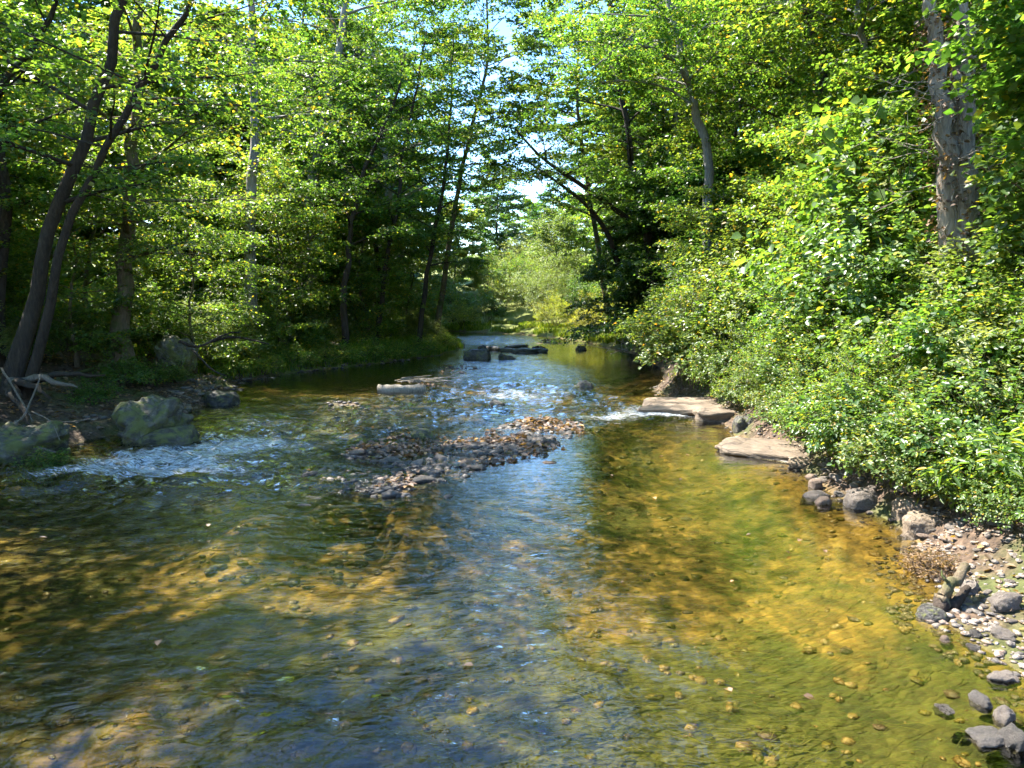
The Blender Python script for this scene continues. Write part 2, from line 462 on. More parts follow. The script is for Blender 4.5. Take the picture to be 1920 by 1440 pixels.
gx = axis(-420, 420, -12, 8, 0.16); gy = axis(-120, 700, 2.5, 28, 0.17, 1.05)
GX, GY = np.meshgrid(gx, gy)
gz = terrain(GX.ravel(), GY.ravel()).reshape(GX.shape)
nx, ny = len(gx), len(gy)
def ground_z(x, y):
    """height of the ground mesh (bilinear)"""
    x = np.asarray(x, float); y = np.asarray(y, float)
    i = np.clip(np.searchsorted(gx, x) - 1, 0, nx - 2); j = np.clip(np.searchsorted(gy, y) - 1, 0, ny - 2)
    a = (x - gx[i]) / (gx[i + 1] - gx[i]); b = (y - gy[j]) / (gy[j + 1] - gy[j])
    return gz[j, i] * (1 - a) * (1 - b) + gz[j, i + 1] * a * (1 - b) + gz[j + 1, i] * (1 - a) * b + gz[j + 1, i + 1] * a * b
def H(x, y): return float(ground_z(x, y))
def gridfaces(nx, ny):
    i = np.arange(nx - 1)[None, :]; j = np.arange(ny - 1)[:, None] * nx
    return np.stack([j + i, j + i + 1, j + i + 1 + nx, j + i + nx], -1).reshape(-1, 4)
fx, fy = GX.ravel(), GY.ravel()
ins_ = np.minimum(shore_r(fy) - fx, fx - shore_l(fy))
chan = sm((0.025 - gz.ravel()) / 0.05) * sm((ins_ + 0.6) / 0.5)
tlg = shore_l(fy) - fx; trg = fx - shore_r(fy)
grassy = np.clip(sm((fy - 26) / 4) * sm((6 - tlg) / 4) * (tlg > 0) + sm((fy - 38) / 4) * sm((11 - trg) / 4) * (trg > 0) + sm((fy - 56) / 8) * (ins_ < 0), 0, 1)

def ell(c, rx, ry): return np.exp(-(((fx - c[0]) / rx) ** 2 + ((fy - c[1]) / ry) ** 2))
algae_shade = 0.22 * ell(gp(800, 1350), 3.4, 1.9) + 0.2 * ell(gp(700, 1150), 2.0, 1.6) + 0.2 * ell(gp(1450, 1250), 1.7, 1.3) + 0.18 * ell(gp(250, 900), 3.5, 2.5) + 0.16 * ell(gp(700, 760), 5, 6) + 0.2 * ell(gp(1120, 930), 1.1, 1.2) - 0.16 * ell(gp(1350, 1000), 2.2, 2.4) - 0.14 * ell(gp(200, 1180), 1.8, 1.3) - 0.14 * ell(gp(150, 1390), 1.4, .8) - 0.12 * ell(gp(600, 1000), 1.6, 1.0)  # algae, with shade, a dark reflection and (negative) sun patches put into the colour
def ground_mat():
    m, n, l = newmat('ground_soil_and_bed')
    out = n.new('ShaderNodeOutputMaterial'); p = n.new('ShaderNodeBsdfPrincipled')
    ge = n.new('ShaderNodeNewGeometry'); pos = ge.outputs['Position']
    flow = mapping(n, l, pos, (1.0, 0.45, 1.0), (0, 0, rad(8)))
    a = noise(n, l, flow, 1.1, 5, 0.6, 0.6)
    b = noise(n, l, flow, 4.5, 6, 0.65, 0.4)
    g = noise(n, l, pos, 14, 4, 0.65)
    vo = n.new('ShaderNodeTexVoronoi'); vo.inputs['Scale'].default_value = 11.0; l.new(mapping(n, l, pos, (0.8, 1.3, 1)), vo.inputs['Vector'])
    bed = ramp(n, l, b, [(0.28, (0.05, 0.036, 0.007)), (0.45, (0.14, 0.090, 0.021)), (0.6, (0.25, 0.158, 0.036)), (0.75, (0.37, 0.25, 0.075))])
    alg_shade = ramp(n, l, b, [(0.3, (0.020, 0.027, 0.006)), (0.7, (0.078, 0.086, 0.017))])
    a = math_(n, l, 'ADD', a, attr(n, 'algae_shade'))
    bed = mixc(n, l, ramp(n, l, a, [(0.46, (0, 0, 0)), (0.64, (0.9, 0.9, 0.9))]), bed, alg_shade)  # olive of the algae also carries the shade painted on the bed
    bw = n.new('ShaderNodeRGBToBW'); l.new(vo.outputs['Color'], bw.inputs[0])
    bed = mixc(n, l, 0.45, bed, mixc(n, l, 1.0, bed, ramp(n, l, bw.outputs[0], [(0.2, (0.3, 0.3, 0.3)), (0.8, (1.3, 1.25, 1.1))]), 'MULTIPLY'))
    lit = noise(n, l, pos, 9.0, 6, 0.7)
    soil = ramp(n, l, lit, [(0.3, (0.025, 0.017, 0.011)), (0.5, (0.075, 0.048, 0.030)), (0.62, (0.13, 0.085, 0.055)), (0.75, (0.19, 0.13, 0.09))])
    mk = noise(n, l, pos, 0.8, 4)
    soil = mixc(n, l, ramp(n, l, mk, [(0.48, (0, 0, 0)), (0.62, (0.7, 0.7, 0.7))]), soil, mixc(n, l, g, (0.035, 0.055, 0.012), (0.09, 0.11, 0.02)))
    gr = mixc(n, l, g, (0.08, 0.12, 0.02), (0.24, 0.24, 0.05))
    soil = mixc(n, l, attr(n, 'grassy'), soil, gr)
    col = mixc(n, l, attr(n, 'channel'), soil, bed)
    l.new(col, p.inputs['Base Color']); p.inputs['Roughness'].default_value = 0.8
    p.inputs['Specular IOR Level'].default_value = 0.3
    hh = math_(n, l, 'ADD', math_(n, l, 'MULTIPLY', vo.outputs['Distance'], -1.2), math_(n, l, 'ADD', b, lit))
    l.new(bump(n, l, hh, 0.8, 0.05), p.inputs['Normal'])
    l.new(p.outputs[0], out.inputs['Surface'])
    return m
ground = link('ground', mesh('ground', np.stack([fx, fy, gz.ravel()], -1), gridfaces(nx, ny), None, [ground_mat()], {'channel': chan, 'grassy': grassy, 'algae_shade': algae_shade}, True))
tag(ground, kind='structure')

# ------------------------------------------------------------------ water
def blob(x, y, c, rx, ry):
    return np.exp(-(((x - c[0]) / rx) ** 2 + ((y - c[1]) / ry) ** 2))
ROUGH = [(gp(350, 845), 2.6, 2.2, 1.3), (gp(120, 890), 2.4, 1.6, 1.1), (gp(560, 800), 3.0, 3.0, 0.75), (gp(950, 735), 3.2, 4.2, 1.0),
         (gp(760, 765), 2.6, 3.4, 0.8), (gp(1190, 770), 1.9, 2.3, 1.0), (gp(560, 745), 3.2, 3.0, 0.45), (gp(980, 690), 2.0, 5.0, 0.5),
         (gp(930, 636), 4.0, 6.0, 0.8), (gp(380, 900), 3.0, 1.3, 0.9), (gp(120, 1000), 2.6, 1.2, .5), (gp(200, 1380), 1.6, 1.0, .6), (gp(900, 1380), 3.0, 1.8, 0.45), (gp(820, 1180), 1.8, 2.0, 0.3), (gp(960, 1000), .9, 2.0, .3)]
FOAM = [(gp(300, 850), 1.1, 0.6, 1.0), (gp(430, 828), 1.2, 0.6, 0.9), (gp(345, 885), 1.8, 0.5, 0.95), (gp(240, 868), 1.2, 0.4, 0.8), (gp(100, 893), 1.5, 0.5, 0.7), (gp(480, 796), 1.3, 0.9, 0.7), (gp(150, 940), 2.2, .5, .6), (gp(520, 840), 1.8, 1.0, .6), (gp(380, 860), 1.6, .8, .6),
        (gp(1215, 768), 1.1, 1.1, 1.0), (gp(1130, 782), 1.2, 0.8, 0.85), (gp(1270, 775), 0.8, 0.7, 0.85), (gp(1080, 800), 0.9, 0.5, 0.6), (gp(900, 738), 2.2, 1.9, 0.5), (gp(1000, 745), 2.4, 1.6, 0.5), (gp(1060, 725), 1.8, 2.2, 0.5), (gp(760, 770), 2.4, 1.8, .5), (gp(960, 700), 1.8, 3.0, .45), (gp(560, 760), 2.4, 1.8, .4), (gp(940, 640), 2.5, 6, .6), (gp(640, 820), 1.8, 1.2, .3)]
wy = [-8.0]
while wy[-1] < 84: wy.append(wy[-1] + (0.05 + 0.0045 * max(wy[-1] - 4, 0) if wy[-1] > 3 else 0.3))
wy = np.array(wy)
wx = np.arange(-11.5, 8.5, 0.075)
wx = np.concatenate([np.arange(-45, -11.5, 1.0), wx])
WX, WY = np.meshgrid(wx, wy)
ax_, ay_ = WX.ravel(), WY.ravel()
rg = 0.20 + sum(w * blob(ax_, ay_, c, rx, ry) for c, rx, ry, w in ROUGH)
calm = 1 - 0.75 * np.clip(blob(ax_, ay_, gp(1250, 900), 2.6, 4.0) + blob(ax_, ay_, gp(1110, 675), 2.4, 6.0) + blob(ax_, ay_, gp(1500, 1050), 1.6, 2.5), 0, 1)
rg = np.clip(rg * calm, 0.03, 1.5)
foam = np.clip(sum(w * blob(ax_, ay_, c, rx, ry) for c, rx, ry, w in FOAM), 0, 1)
qx = ax_ + 0.35 * fbm(ax_ * 0.7, ay_ * 0.7, seed=31, oct=2); qy = ay_ + 0.35 * fbm(ax_ * 0.7, ay_ * 0.7, seed=32, oct=2) + 0.12 * ax_
def ridge(v): return 1 - np.abs(v) * 2
wz = (0.020 * vn(qx * 0.9, qy * 1.5, seed=33) + 0.016 * vn(qx * 1.7, qy * 3.2, seed=34) + 0.010 * ridge(vn(qx * 3.4, qy * 6.0, seed=35)) + 0.005 * vn(qx * 7, qy * 11, seed=36)) * rg * (1 + rg) * 1.35
wz += 0.05 * foam * fbm(ax_ * 3, ay_ * 3, seed=37)
nwx, nwy = len(wx), len(wy)
WF = gridfaces(nwx, nwy)
near = (ax_ > shore_l(ay_) - 1.2) & (ax_ < shore_r(ay_) + 1.2)
WF = WF[near[WF].any(1)]
used = np.unique(WF); remap = -np.ones(len(ax_), np.int64); remap[used] = np.arange(len(used))
def water_mat():
    m, n, l = newmat('stream_water')
    out = n.new('ShaderNodeOutputMaterial')
    ge = n.new('ShaderNodeNewGeometry'); pos = ge.outputs['Position']
    v1 = mapping(n, l, pos, (1.0, 1.9, 1.0), (0, 0, rad(10)))
    v2 = mapping(n, l, pos, (1.0, 1.5, 1.0), (0, 0, rad(-14)))
    h1 = noise(n, l, v1, 3.2, 3, 0.5, 0.8)
    h2 = noise(n, l, v2, 13.0, 3, 0.55, 0.6)
    h = math_(n, l, 'ADD', h1, math_(n, l, 'MULTIPLY', h2, 0.3))
    st = math_(n, l, 'ADD', math_(n, l, 'MULTIPLY', attr(n, 'rough'), 0.62), 0.05)
    nr = bump(n, l, h, st, 0.09)
    fr = n.new('ShaderNodeFresnel'); fr.inputs['IOR'].default_value = 1.45; l.new(nr, fr.inputs['Normal'])
    gl = n.new('ShaderNodeBsdfGlossy'); gl.inputs['Roughness'].default_value = 0.012; l.new(nr, gl.inputs['Normal'])
    tr = n.new('ShaderNodeBsdfTransparent'); tr.inputs['Color'].default_value = (0.84, 0.82, 0.60, 1)
    mx = n.new('ShaderNodeMixShader'); l.new(math_(n, l, 'MULTIPLY', fr.outputs[0], 1.85, True), mx.inputs['Fac']); l.new(tr.outputs[0], mx.inputs[1]); l.new(gl.outputs[0], mx.inputs[2])
    fo = n.new('ShaderNodeBsdfPrincipled'); fo.inputs['Base Color'].default_value = (0.72, 0.76, 0.78, 1); fo.inputs['Roughness'].default_value = 0.5
    v3 = mapping(n, l, pos, (0.7, 3.2, 1.0), (0, 0, rad(10)))
    fn = noise(n, l, v3, 7.0, 9, 0.8, 1.0)
    fm = math_(n, l, 'SUBTRACT', math_(n, l, 'ADD', fn, math_(n, l, 'MULTIPLY', attr(n, 'foam'), 0.335)), 0.765)
    fm = math_(n, l, 'MULTIPLY', fm, 6.0, True)
    fm = math_(n, l, 'MULTIPLY', fm, 0.85)
    m2 = n.new('ShaderNodeMixShader'); l.new(fm, m2.inputs['Fac']); l.new(mx.outputs[0], m2.inputs[1]); l.new(fo.outputs[0], m2.inputs[2])
    l.new(m2.outputs[0], out.inputs['Surface'])
    return m
water = link('water', mesh('water', np.stack([ax_, ay_, wz], -1)[used], remap[WF], None, [water_mat()], {'rough': rg[used], 'foam': foam[used]}, True))
tag(water, kind='structure')

# ------------------------------------------------------------------ leaves and trees
def leaf_mesh(name, base, axis_, nrm, size, width, rng, mat, clump, six=False, fold=0.12):
    N = len(base)
    a = unit(axis_); nr = unit(nrm - a * (nrm * a).sum(1)[:, None]); sd = np.cross(a, nr)
    L = size[:, None]; Wd = (size * width)[:, None]
    if six:
        V = np.stack([base, base + a * L * 0.32 + sd * Wd * 0.5 + nr * L * fold, base + a * L * 0.68 + sd * Wd * 0.40 + nr * L * fold * 0.8, base + a * L - nr * L * 0.06,
                      base + a * L * 0.68 - sd * Wd * 0.40 + nr * L * fold * 0.8, base + a * L * 0.32 - sd * Wd * 0.5 + nr * L * fold], 1)
        i = (np.arange(N) * 6)[:, None]
        Q = np.concatenate([i + np.array([[0, 1, 2, 3]]), i + np.array([[0, 3, 4, 5]])])
        k = 6
    else:
        V = np.stack([base, base + a * L * 0.5 + sd * Wd * 0.5 + nr * L * fold, base + a * L, base + a * L * 0.5 - sd * Wd * 0.5 + nr * L * fold], 1)
        i = (np.arange(N) * 4)[:, None]
        Q = i + np.array([[0, 1, 2, 3]]); k = 4
    rnd = np.repeat(rng.random(N), k)
    return mesh(name, V.reshape(-1, 3), Q, None, [mat], {'rnd': rnd, 'clump': np.repeat(clump, k)})

def twig_leaves(tb, td, tl, n, size, rng, droop=0.25, tilt=0.55):
    """n leaves along every twig, alternating sides"""
    T = len(tb)
    t = np.tile((np.arange(n) + 0.6) / n, T)[:, None]
    b = np.repeat(tb, n, 0); d = np.repeat(unit(td), n, 0); ln = np.repeat(tl, n)[:, None]
    up = np.array([0, 0, 1.0])
    sd = unit(np.cross(d, up)); sg = np.tile(np.where(np.arange(n) % 2 == 0, 1.0, -1.0), T)[:, None]
    N = T * n
    pos = b + d * ln * t + np.array([0, 0, -1.0]) * (ln * 0.18 * t * t) + rng.normal(0, 0.035, (N, 3))
    ax = d * 0.6 + sd * sg * 0.85 + rng.normal(0, 0.3, (N, 3)) - up * (droop + 0.15 * rng.random((N, 1)))
    nr = up + rng.normal(0, tilt, (N, 3))
    sz = size * (0.62 + 0.6 * rng.random(N))
    return pos, ax, nr, sz

def interp_path(P, R, t):
    """point, direction and radius at fraction t of a polyline"""
    s = t * (len(P) - 1); i = min(int(s), len(P) - 2); f = s - i
    d = P[i + 1] - P[i]
    return P[i] * (1 - f) + P[i + 1] * f, d / (np.linalg.norm(d) + 1e-9), R[i] * (1 - f) + R[i + 1] * f

class Tree:
    def __init__(s, seed, mat_bark, mat_leaf, leaf=0.13, width=0.72, nleaf=15, droop=0.25, tilt=0.55, six=False):
        s.rng = np.random.default_rng(seed); s.bark = mat_bark; s.leafm = mat_leaf
        s.leaf = leaf; s.width = width; s.nleaf = nleaf; s.droop = droop; s.tilt = tilt; s.six = six
        s.stems = []; s.wood = B(); s.tb = []; s.td = []; s.tl = []; s.tc = []
    def stem(s, pts, r0, r1, n=16, flare=1.5, sides=12, wob=0.04):
        P = smoothpath(pts, n)
        P[1:-1] += s.rng.normal(0, wob, (n - 2, 3)) * np.array([1, 1, 0.2])
        t = np.linspace(0, 1, n)
        R = r0 + (r1 - r0) * t ** 0.9
        R = R * (1 + (flare - 1) * np.exp(-t * 22))
        b = B(); b.tube(P, R, sides, True, 0.07, s.rng)
        s.stems.append(b)
        return P, R
    def twigs(s, P, n, ln, lo=0.15):
        rng = s.rng
        t = lo + (1 - lo) * (np.arange(n) + rng.random(n)) / n
        k = np.clip(t * (len(P) - 1), 0, len(P) - 1.001); i = k.astype(int); f = (k - i)[:, None]
        b = P[i] * (1 - f) + P[i + 1] * f
        d = unit(P[i + 1] - P[i])
        ang = np.where(np.arange(n) % 2 == 0, 1, -1) * rng.uniform(0.4, 1.2, n)
        c, sn = np.cos(ang), np.sin(ang)
        td = np.stack([d[:, 0] * c - d[:, 1] * sn, d[:, 0] * sn + d[:, 1] * c, d[:, 2] * 0.5 + rng.normal(0.05, 0.22, n)], -1)
        s.tb.append(b); s.td.append(td); s.tl.append(ln * rng.uniform(0.6, 1.25, n)); s.tc.append(np.full(n, rng.random()))
    def branch(s, start, d, L, r, subs=8, tw=8, rise=0.15, droop=0.0, twl=0.6, leafy=0.22, wob=0.05):
        rng = s.rng; m = 6
        t = np.linspace(0, 1, m)[:, None]
        P = start + d * L * t + np.array([0, 0, 1.0]) * (rise * L * t * (1 - 0.3 * t) - droop * L * t ** 2.2)
        P[1:] += rng.normal(0, wob * L / 3, (m - 1, 3)) * t[1:]
        s.wood.tube(P, r * (1 - 0.85 * t[:, 0]), 6, False)
        R = r * (1 - 0.8 * t[:, 0])
        for k in range(subs):
            f = leafy + (1 - leafy) * (k + rng.random() * 0.8) / subs
            p, dd, rr = interp_path(P, R, min(f, 0.99))
            a = (1 if k % 2 else -1) * rng.uniform(0.45, 1.15)
            e = np.array([dd[0] * math.cos(a) - dd[1] * math.sin(a), dd[0] * math.sin(a) + dd[1] * math.cos(a), dd[2] * 0.45 + rng.normal(0.05, 0.18)])
            e /= np.linalg.norm(e)
            l2 = (0.30 + 0.32 * (1 - f)) * L * rng.uniform(0.7, 1.15) + 0.35
            tt = np.linspace(0, 1, 4)[:, None]
            Q = p + e * l2 * tt + np.array([0, 0, -1.0]) * (0.10 * l2 * tt ** 2)
            Q[1:] += rng.normal(0, 0.05, (3, 3))
            s.wood.tube(Q, np.maximum(rr * 0.5 * (1 - 0.8 * tt[:, 0]), 0.004), 4, False)
            s.twigs(Q, tw, twl)
        s.twigs(P[2:], max(3, tw // 2), twl, 0.4)
    def crown(s, P, R, lo, hi, n, L, prof=None, elev=(0.1, 0.7), bias=(0, 0, 0), droop=0.0, rise=0.15, subs=8, tw=8, twl=0.6, az0=0.0):
        rng = s.rng; bias = np.array(bias, float)
        for k in range(n):
            f = (k + rng.random()) / n
            t = lo + (hi - lo) * f
            p, dd, rr = interp_path(P, R, t)
            az = az0 + k * 2.399 + rng.normal(0, 0.3)
            el = rng.uniform(*elev) * (0.5 + f)
            d = np.array([math.cos(az) * math.cos(el), math.sin(az) * math.cos(el), math.sin(el)]) + bias
            d /= np.linalg.norm(d)
            pr = prof(f) if prof else math.sin(math.pi * (0.18 + 0.72 * f)) ** 0.7
            s.branch(p, d, L * pr * rng.uniform(0.75, 1.2), max(rr * 0.42, 0.02), subs, tw, rise, droop, twl)
    def finish(s, name, extra=()):
        tb, td, tl, tc = (np.concatenate(x) for x in (s.tb, s.td, s.tl, s.tc))
        pos, ax, nr, sz = twig_leaves(tb, td, tl, s.nleaf, s.leaf, s.rng, s.droop, s.tilt)
        keep = s.rng.random(len(pos)) < 0.94
        cl = np.repeat(tc, s.nleaf)
        lm = leaf_mesh(name + '_leaves', pos[keep], ax[keep], nr[keep], sz[keep], s.width, s.rng, s.leafm, cl[keep], s.six)
        parts = [('trunk', b.build(name + '_trunk', [s.bark])) for b in s.stems]
        if s.wood.n: parts.append(('branches', s.wood.build(name + '_branches', [s.bark])))
        parts.append(('crown', lm))
        s.nl = int(keep.sum())
        return parts + list(extra)

def wobble(rng, h, lean=(0, 0), w=0.25, n=6):
    z = np.linspace(0, h, n)
    return [(lean[0] * (k / h) ** 1.3 + (rng.normal(0, w) if k else 0), lean[1] * (k / h) ** 1.3 + (rng.normal(0, w) if k else 0), k) for k in z]

def forest_tree(seed, h, r, L, bark_, leaf_, lo=0.28, n=24, lean=(0, 0), leaf=0.14, subs=8, tw=8, nleaf=13, elev=(0.05, 0.7), droop=0.05, bias=(0, 0, 0), twl=0.65, prof=None):
    t = Tree(seed, M[bark_], M[leaf_], leaf, 0.74, nleaf)
    P, R = t.stem(wobble(t.rng, h, lean), r, r * 0.16, 16)
    t.crown(P, R, lo, 0.98, n, L, prof, elev, bias, droop, 0.15, subs, tw, twl)
    return t.finish('forest_tree')

PR = {}
PR['broad'] = forest_tree(1, 17, 0.26, 5.2, 'bark_brown', 'leaf_light', 0.16, 30, leaf=0.18)
PR['broad2'] = forest_tree(2, 19, 0.30, 5.4, 'bark_grey', 'leaf_mid', 0.20, 30, leaf=0.18)
PR['slim'] = forest_tree(3, 20, 0.20, 3.8, 'bark_dark', 'leaf_mid', 0.20, 28, lean=(0.8, 0), leaf=0.17)
PR['slim2'] = forest_tree(4, 16, 0.15, 3.4, 'bark_dark', 'leaf_light', 0.14, 26, lean=(1.6, 0.3), leaf=0.17)
PR['under'] = forest_tree(5, 8.0, 0.09, 3.1, 'bark_brown', 'leaf_light', 0.10, 24, leaf=0.13, subs=7, tw=8, nleaf=11, elev=(-0.05, 0.45))
PR['under2'] = forest_tree(6, 6.5, 0.075, 2.8, 'bark_dark', 'leaf_mid', 0.07, 22, leaf=0.13, subs=7, tw=8, elev=(-0.05, 0.4))
PR['layer'] = forest_tree(7, 9.5, 0.13, 4.2, 'bark_dark', 'leaf_dark', 0.08, 26, leaf=0.165, subs=9, tw=9, elev=(-0.1, 0.12), droop=0.22, prof=lambda f: 1.05 - 0.75 * f)
PR['dark'] = forest_tree(9, 15, 0.2, 3.8, 'bark_dark', 'leaf_dark', 0.12, 28, leaf=0.18)
PR['far'] = forest_tree(10, 15, 0.2, 4.6, 'bark_dark', 'leaf_mid', 0.08, 28, leaf=0.30, twl=0.8)
PR['far2'] = forest_tree(12, 13, 0.2, 4.4, 'bark_brown', 'leaf_light', 0.06, 26, leaf=0.30, twl=0.8)
PR['far3'] = forest_tree(13, 16, 0.2, 4.2, 'bark_dark', 'leaf_dark', 0.10, 28, leaf=0.28, twl=0.8)
PR['pale'] = forest_tree(8, 7.0, 0.12, 2.6, 'bark_grey', 'leaf_pale', 0.05, 24, leaf=0.16, subs=7, tw=8, elev=(0.3, 0.9))

# ------------------------------------------------------------------ shrubs
def shrub(seed, r, h, leaf_, leaf=0.075, width=0.6, ntw=900, nleaf=11, six=True, lump=0.72, droop=0.3, twl=0.32, bark_='bark_brown', skirt=0.15, nstem=14, tilt=0.5):
    rng = np.random.default_rng(seed)
    d = unit(rng.normal(0, 1, (ntw, 3)) * np.array([1, 1, 0.9])); d[:, 2] = np.abs(d[:, 2]) * 1.0 - skirt
    d = unit(d)
    k = 1 + lump * fbm(d[:, 0] * 2.2 + seed, d[:, 1] * 2.2, d[:, 2] * 2.2, seed, 3) * 1.6
    f = 1 - 0.45 * rng.random(ntw) ** 1.8
    P = d * np.array([r, r, h * 0.62]) * (k * f)[:, None] + np.array([0, 0, h * 0.40])
    P[:, 2] = np.maximum(P[:, 2], 0.05)
    td = d + rng.normal(0, 0.45, (ntw, 3)) + np.array([0, 0, 0.15])
    pos, ax, nr, sz = twig_leaves(P, td, np.full(ntw, twl), nleaf, leaf, rng, droop, tilt)
    nr = nr + np.repeat(d, nleaf, 0) * 0.5
    cl = np.repeat(0.5 + 0.5 * vn(P[:, 0] * 2, P[:, 1] * 2, P[:, 2] * 2, seed + 3), nleaf)
    lm = leaf_mesh('shrub_leaves', pos, ax, nr, sz, width, rng, M[leaf_], cl, six)
    w = B()
    for i in range(nstem):
        q = P[rng.integers(ntw)]; b = rng.normal(0, 0.12 * r, 3); b[2] = -0.1
        mid = (b + q) / 2 + np.array([0, 0, 0.18 * h])
        w.tube(smoothpath([b, mid, q], 7), np.linspace(0.022, 0.006, 7), 5, False)
    for i in range(ntw // 3):
        q = P[i]; w.tube(np.stack([q * 0.72 + np.array([0, 0, h * 0.08]), q, q + unit(td[i:i + 1])[0] * twl]), np.array([0.007, 0.005, 0.002]), 3, False)
    return [('stems', w.build('shrub_stems', [M[bark_]])), ('foliage', lm)]

PR['sh1'] = shrub(21, 1.6, 2.6, 'leaf_shrub', 0.10, 0.66, 1150, 10)
PR['sh2'] = shrub(22, 1.5, 2.2, 'leaf_light', 0.07, 0.5, 1300, 11)
PR['sh3'] = shrub(23, 1.7, 3.0, 'leaf_shrub', 0.125, 0.75, 950, 9)
PR['sh4'] = shrub(24, 1.3, 1.3, 'leaf_shrub', 0.10, 0.6, 700, 10, skirt=0.3)
PR['sh5'] = shrub(25, 1.4, 2.2, 'leaf_mid', 0.08, 0.6, 1100, 11)
PR['sh6'] = shrub(33, 1.5, 2.4, 'leaf_pale', 0.12, 0.42, 900, 10)
PR['vine'] = shrub(26, 1.5, 2.0, 'leaf_light', 0.15, 0.9, 420, 8, lump=0.5, twl=0.5)
PR['gold'] = shrub(27, 1.3, 2.0, 'leaf_gold', 0.10, 0.35, 800, 11, six=False, skirt=0.05)
PR['pale_sh'] = shrub(28, 1.8, 3.4, 'leaf_pale', 0.10, 0.35, 1100, 12, six=False)
PR['herb'] = shrub(29, 0.55, 0.6, 'leaf_mid', 0.07, 0.55, 260, 8, skirt=0.1, twl=0.2, nstem=8)
PR['herb2'] = shrub(30, 0.6, 0.5, 'grass', 0.08, 0.4, 260, 8, skirt=0.1, twl=0.22, nstem=8)
PR['lance'] = shrub(31, 0.65, 0.85, 'leaf_light', 0.19, 0.26, 150, 8, skirt=0.1, twl=0.4, nstem=12, droop=0.45)
PR['dry'] = shrub(32, 0.22, 0.22, 'straw', 0.05, 0.2, 160, 8, skirt=0.1, twl=0.1, nstem=8, tilt=1.0)

def loc(x, y, dz=-0.05): return (x, y, H(x, y) + dz)
R_ = random.Random(7)
def rz(): return R_.uniform(0, 6.283)

# ------------------------------------------------------------------ trees with a shape of their own
# left bank: dark double-stemmed tree leaning over the water
x0, y0 = -11.4, 16.0
t = Tree(101, M['bark_dark'], M['leaf_light'], 0.12, 0.74, 12)
def loc_path(pts, o): return [tuple(np.array(p) - np.array(o)) for p in pts]
o1 = loc(x0, y0, -0.25)
pa = [o1, at(75, 500, 16.1), at(150, 290, 16.2), at(232, 10, 16.0), at(300, -260, 15.5), at(330, -520, 15)]
P, R = t.stem(loc_path(pa, o1), 0.18, 0.045, 20, 1.6)
t.crown(P, R, 0.30, 0.99, 18, 4.2, elev=(-0.1, 0.55), bias=(0.25, -0.05, 0), subs=7, tw=7)
pb = [(o1[0] + 0.35, o1[1] - 0.1, o1[2]), at(130, 420, 15.7), at(250, 190, 15.4), at(345, 20, 15.0), at(460, -180, 14.2)]
P, R = t.stem(loc_path(pb, o1), 0.105, 0.035, 16, 1.5)
t.crown(P, R, 0.30, 0.99, 14, 3.6, elev=(-0.1, 0.5), bias=(0.2, -0.1, 0), subs=7, tw=7)
roots = []
for k, tip in enumerate([at(95, 745, 15.2), at(150, 725, 15.6), at(60, 800, 14.3), at(35, 770, 14.6), at(190, 705, 16.4)]):
    b = B(); mid = np.array(tip) * 0.55 + np.array(o1) * 0.45 + np.array([0.1, -0.25, 0.35])
    pp = smoothpath(loc_path([(o1[0] + 0.1, o1[1] - 0.15, o1[2] + 0.5), mid, tip], o1), 9)
    pp += t.rng.normal(0, 0.035, pp.shape)
    b.tube(pp, np.linspace(0.12, 0.02, 9), 7, True)
    roots.append(('root', b.build('tree_root', [M['wood_grey' if k == 1 else 'bark_dark']])))
place(t.finish('leaning_tree', roots), 'leaning_tree', 'dark double-stemmed tree leaning right over the water at the left edge', 'tree', o1)

# left bank: brown upright tree with moss, roots spread over the bank
o2 = loc(at(225, 690, 20.6)[0], 20.6, -0.2)
t = Tree(102, M['bark_brown'], M['leaf_light'], 0.12, 0.74, 12)
P, R = t.stem(loc_path([o2, at(228, 560, 20.7), at(240, 400, 20.8), at(250, 250, 20.8), at(262, 60, 21), at(270, -220, 21.2), at(268, -480, 21.5)], o2), 0.27, 0.05, 22, 1.45)
t.crown(P, R, 0.2, 0.99, 19, 4.3, elev=(-0.1, 0.5), subs=7, tw=7)
roots = []
for tip in [at(130, 706, 19.0), at(175, 695, 19.6), at(262, 715, 19.3)]:
    b = B(); mid = np.array(tip) * 0.5 + np.array(o2) * 0.5 + np.array([0, -0.1, 0.28])
    pp = smoothpath(loc_path([(o2[0], o2[1] - 0.1, o2[2] + 0.4), mid, tip], o2), 9); pp += t.rng.normal(0, 0.03, pp.shape)
    b.tube(pp, np.linspace(0.11, 0.03, 9), 7, True); roots.append(('root', b.build('tree_root', [M['wood_moss']])))
place(t.finish('upright_tree', roots), 'brown_tree', 'brown upright tree with mossy roots beside the boulders on the left bank', 'tree', o2)

def path_tree(seed, px, dist, r0, r1, bark_, leaf_, lo, n, L, name, label, leaf=0.13, bias=(0, 0, 0), elev=(0, 0.6), tw=7, base=None, droop=0.05, nleaf=14, flare=1.35, extra=None, n2=20):
    """tree whose stem follows the photograph; it stands on the ground at its distance"""
    bx = at(px[0][0], px[0][1], dist)[0]
    o = loc(bx, dist, -0.2)
    t = Tree(seed, M[bark_], M[leaf_], leaf, 0.74, nleaf)
    pts = [o] + [at(p[0], p[1], p[2] if len(p) > 2 else dist) for p in px[1:]]
    P, R = t.stem(loc_path(pts, o), r0, r1, n2, flare)
    t.crown(P, R, lo, 0.99, n, L, elev=elev, bias=bias, subs=7, tw=tw, droop=droop)
    if extra: extra(t, P, R, o)
    return place(t.finish(name), name, label, 'tree', o)

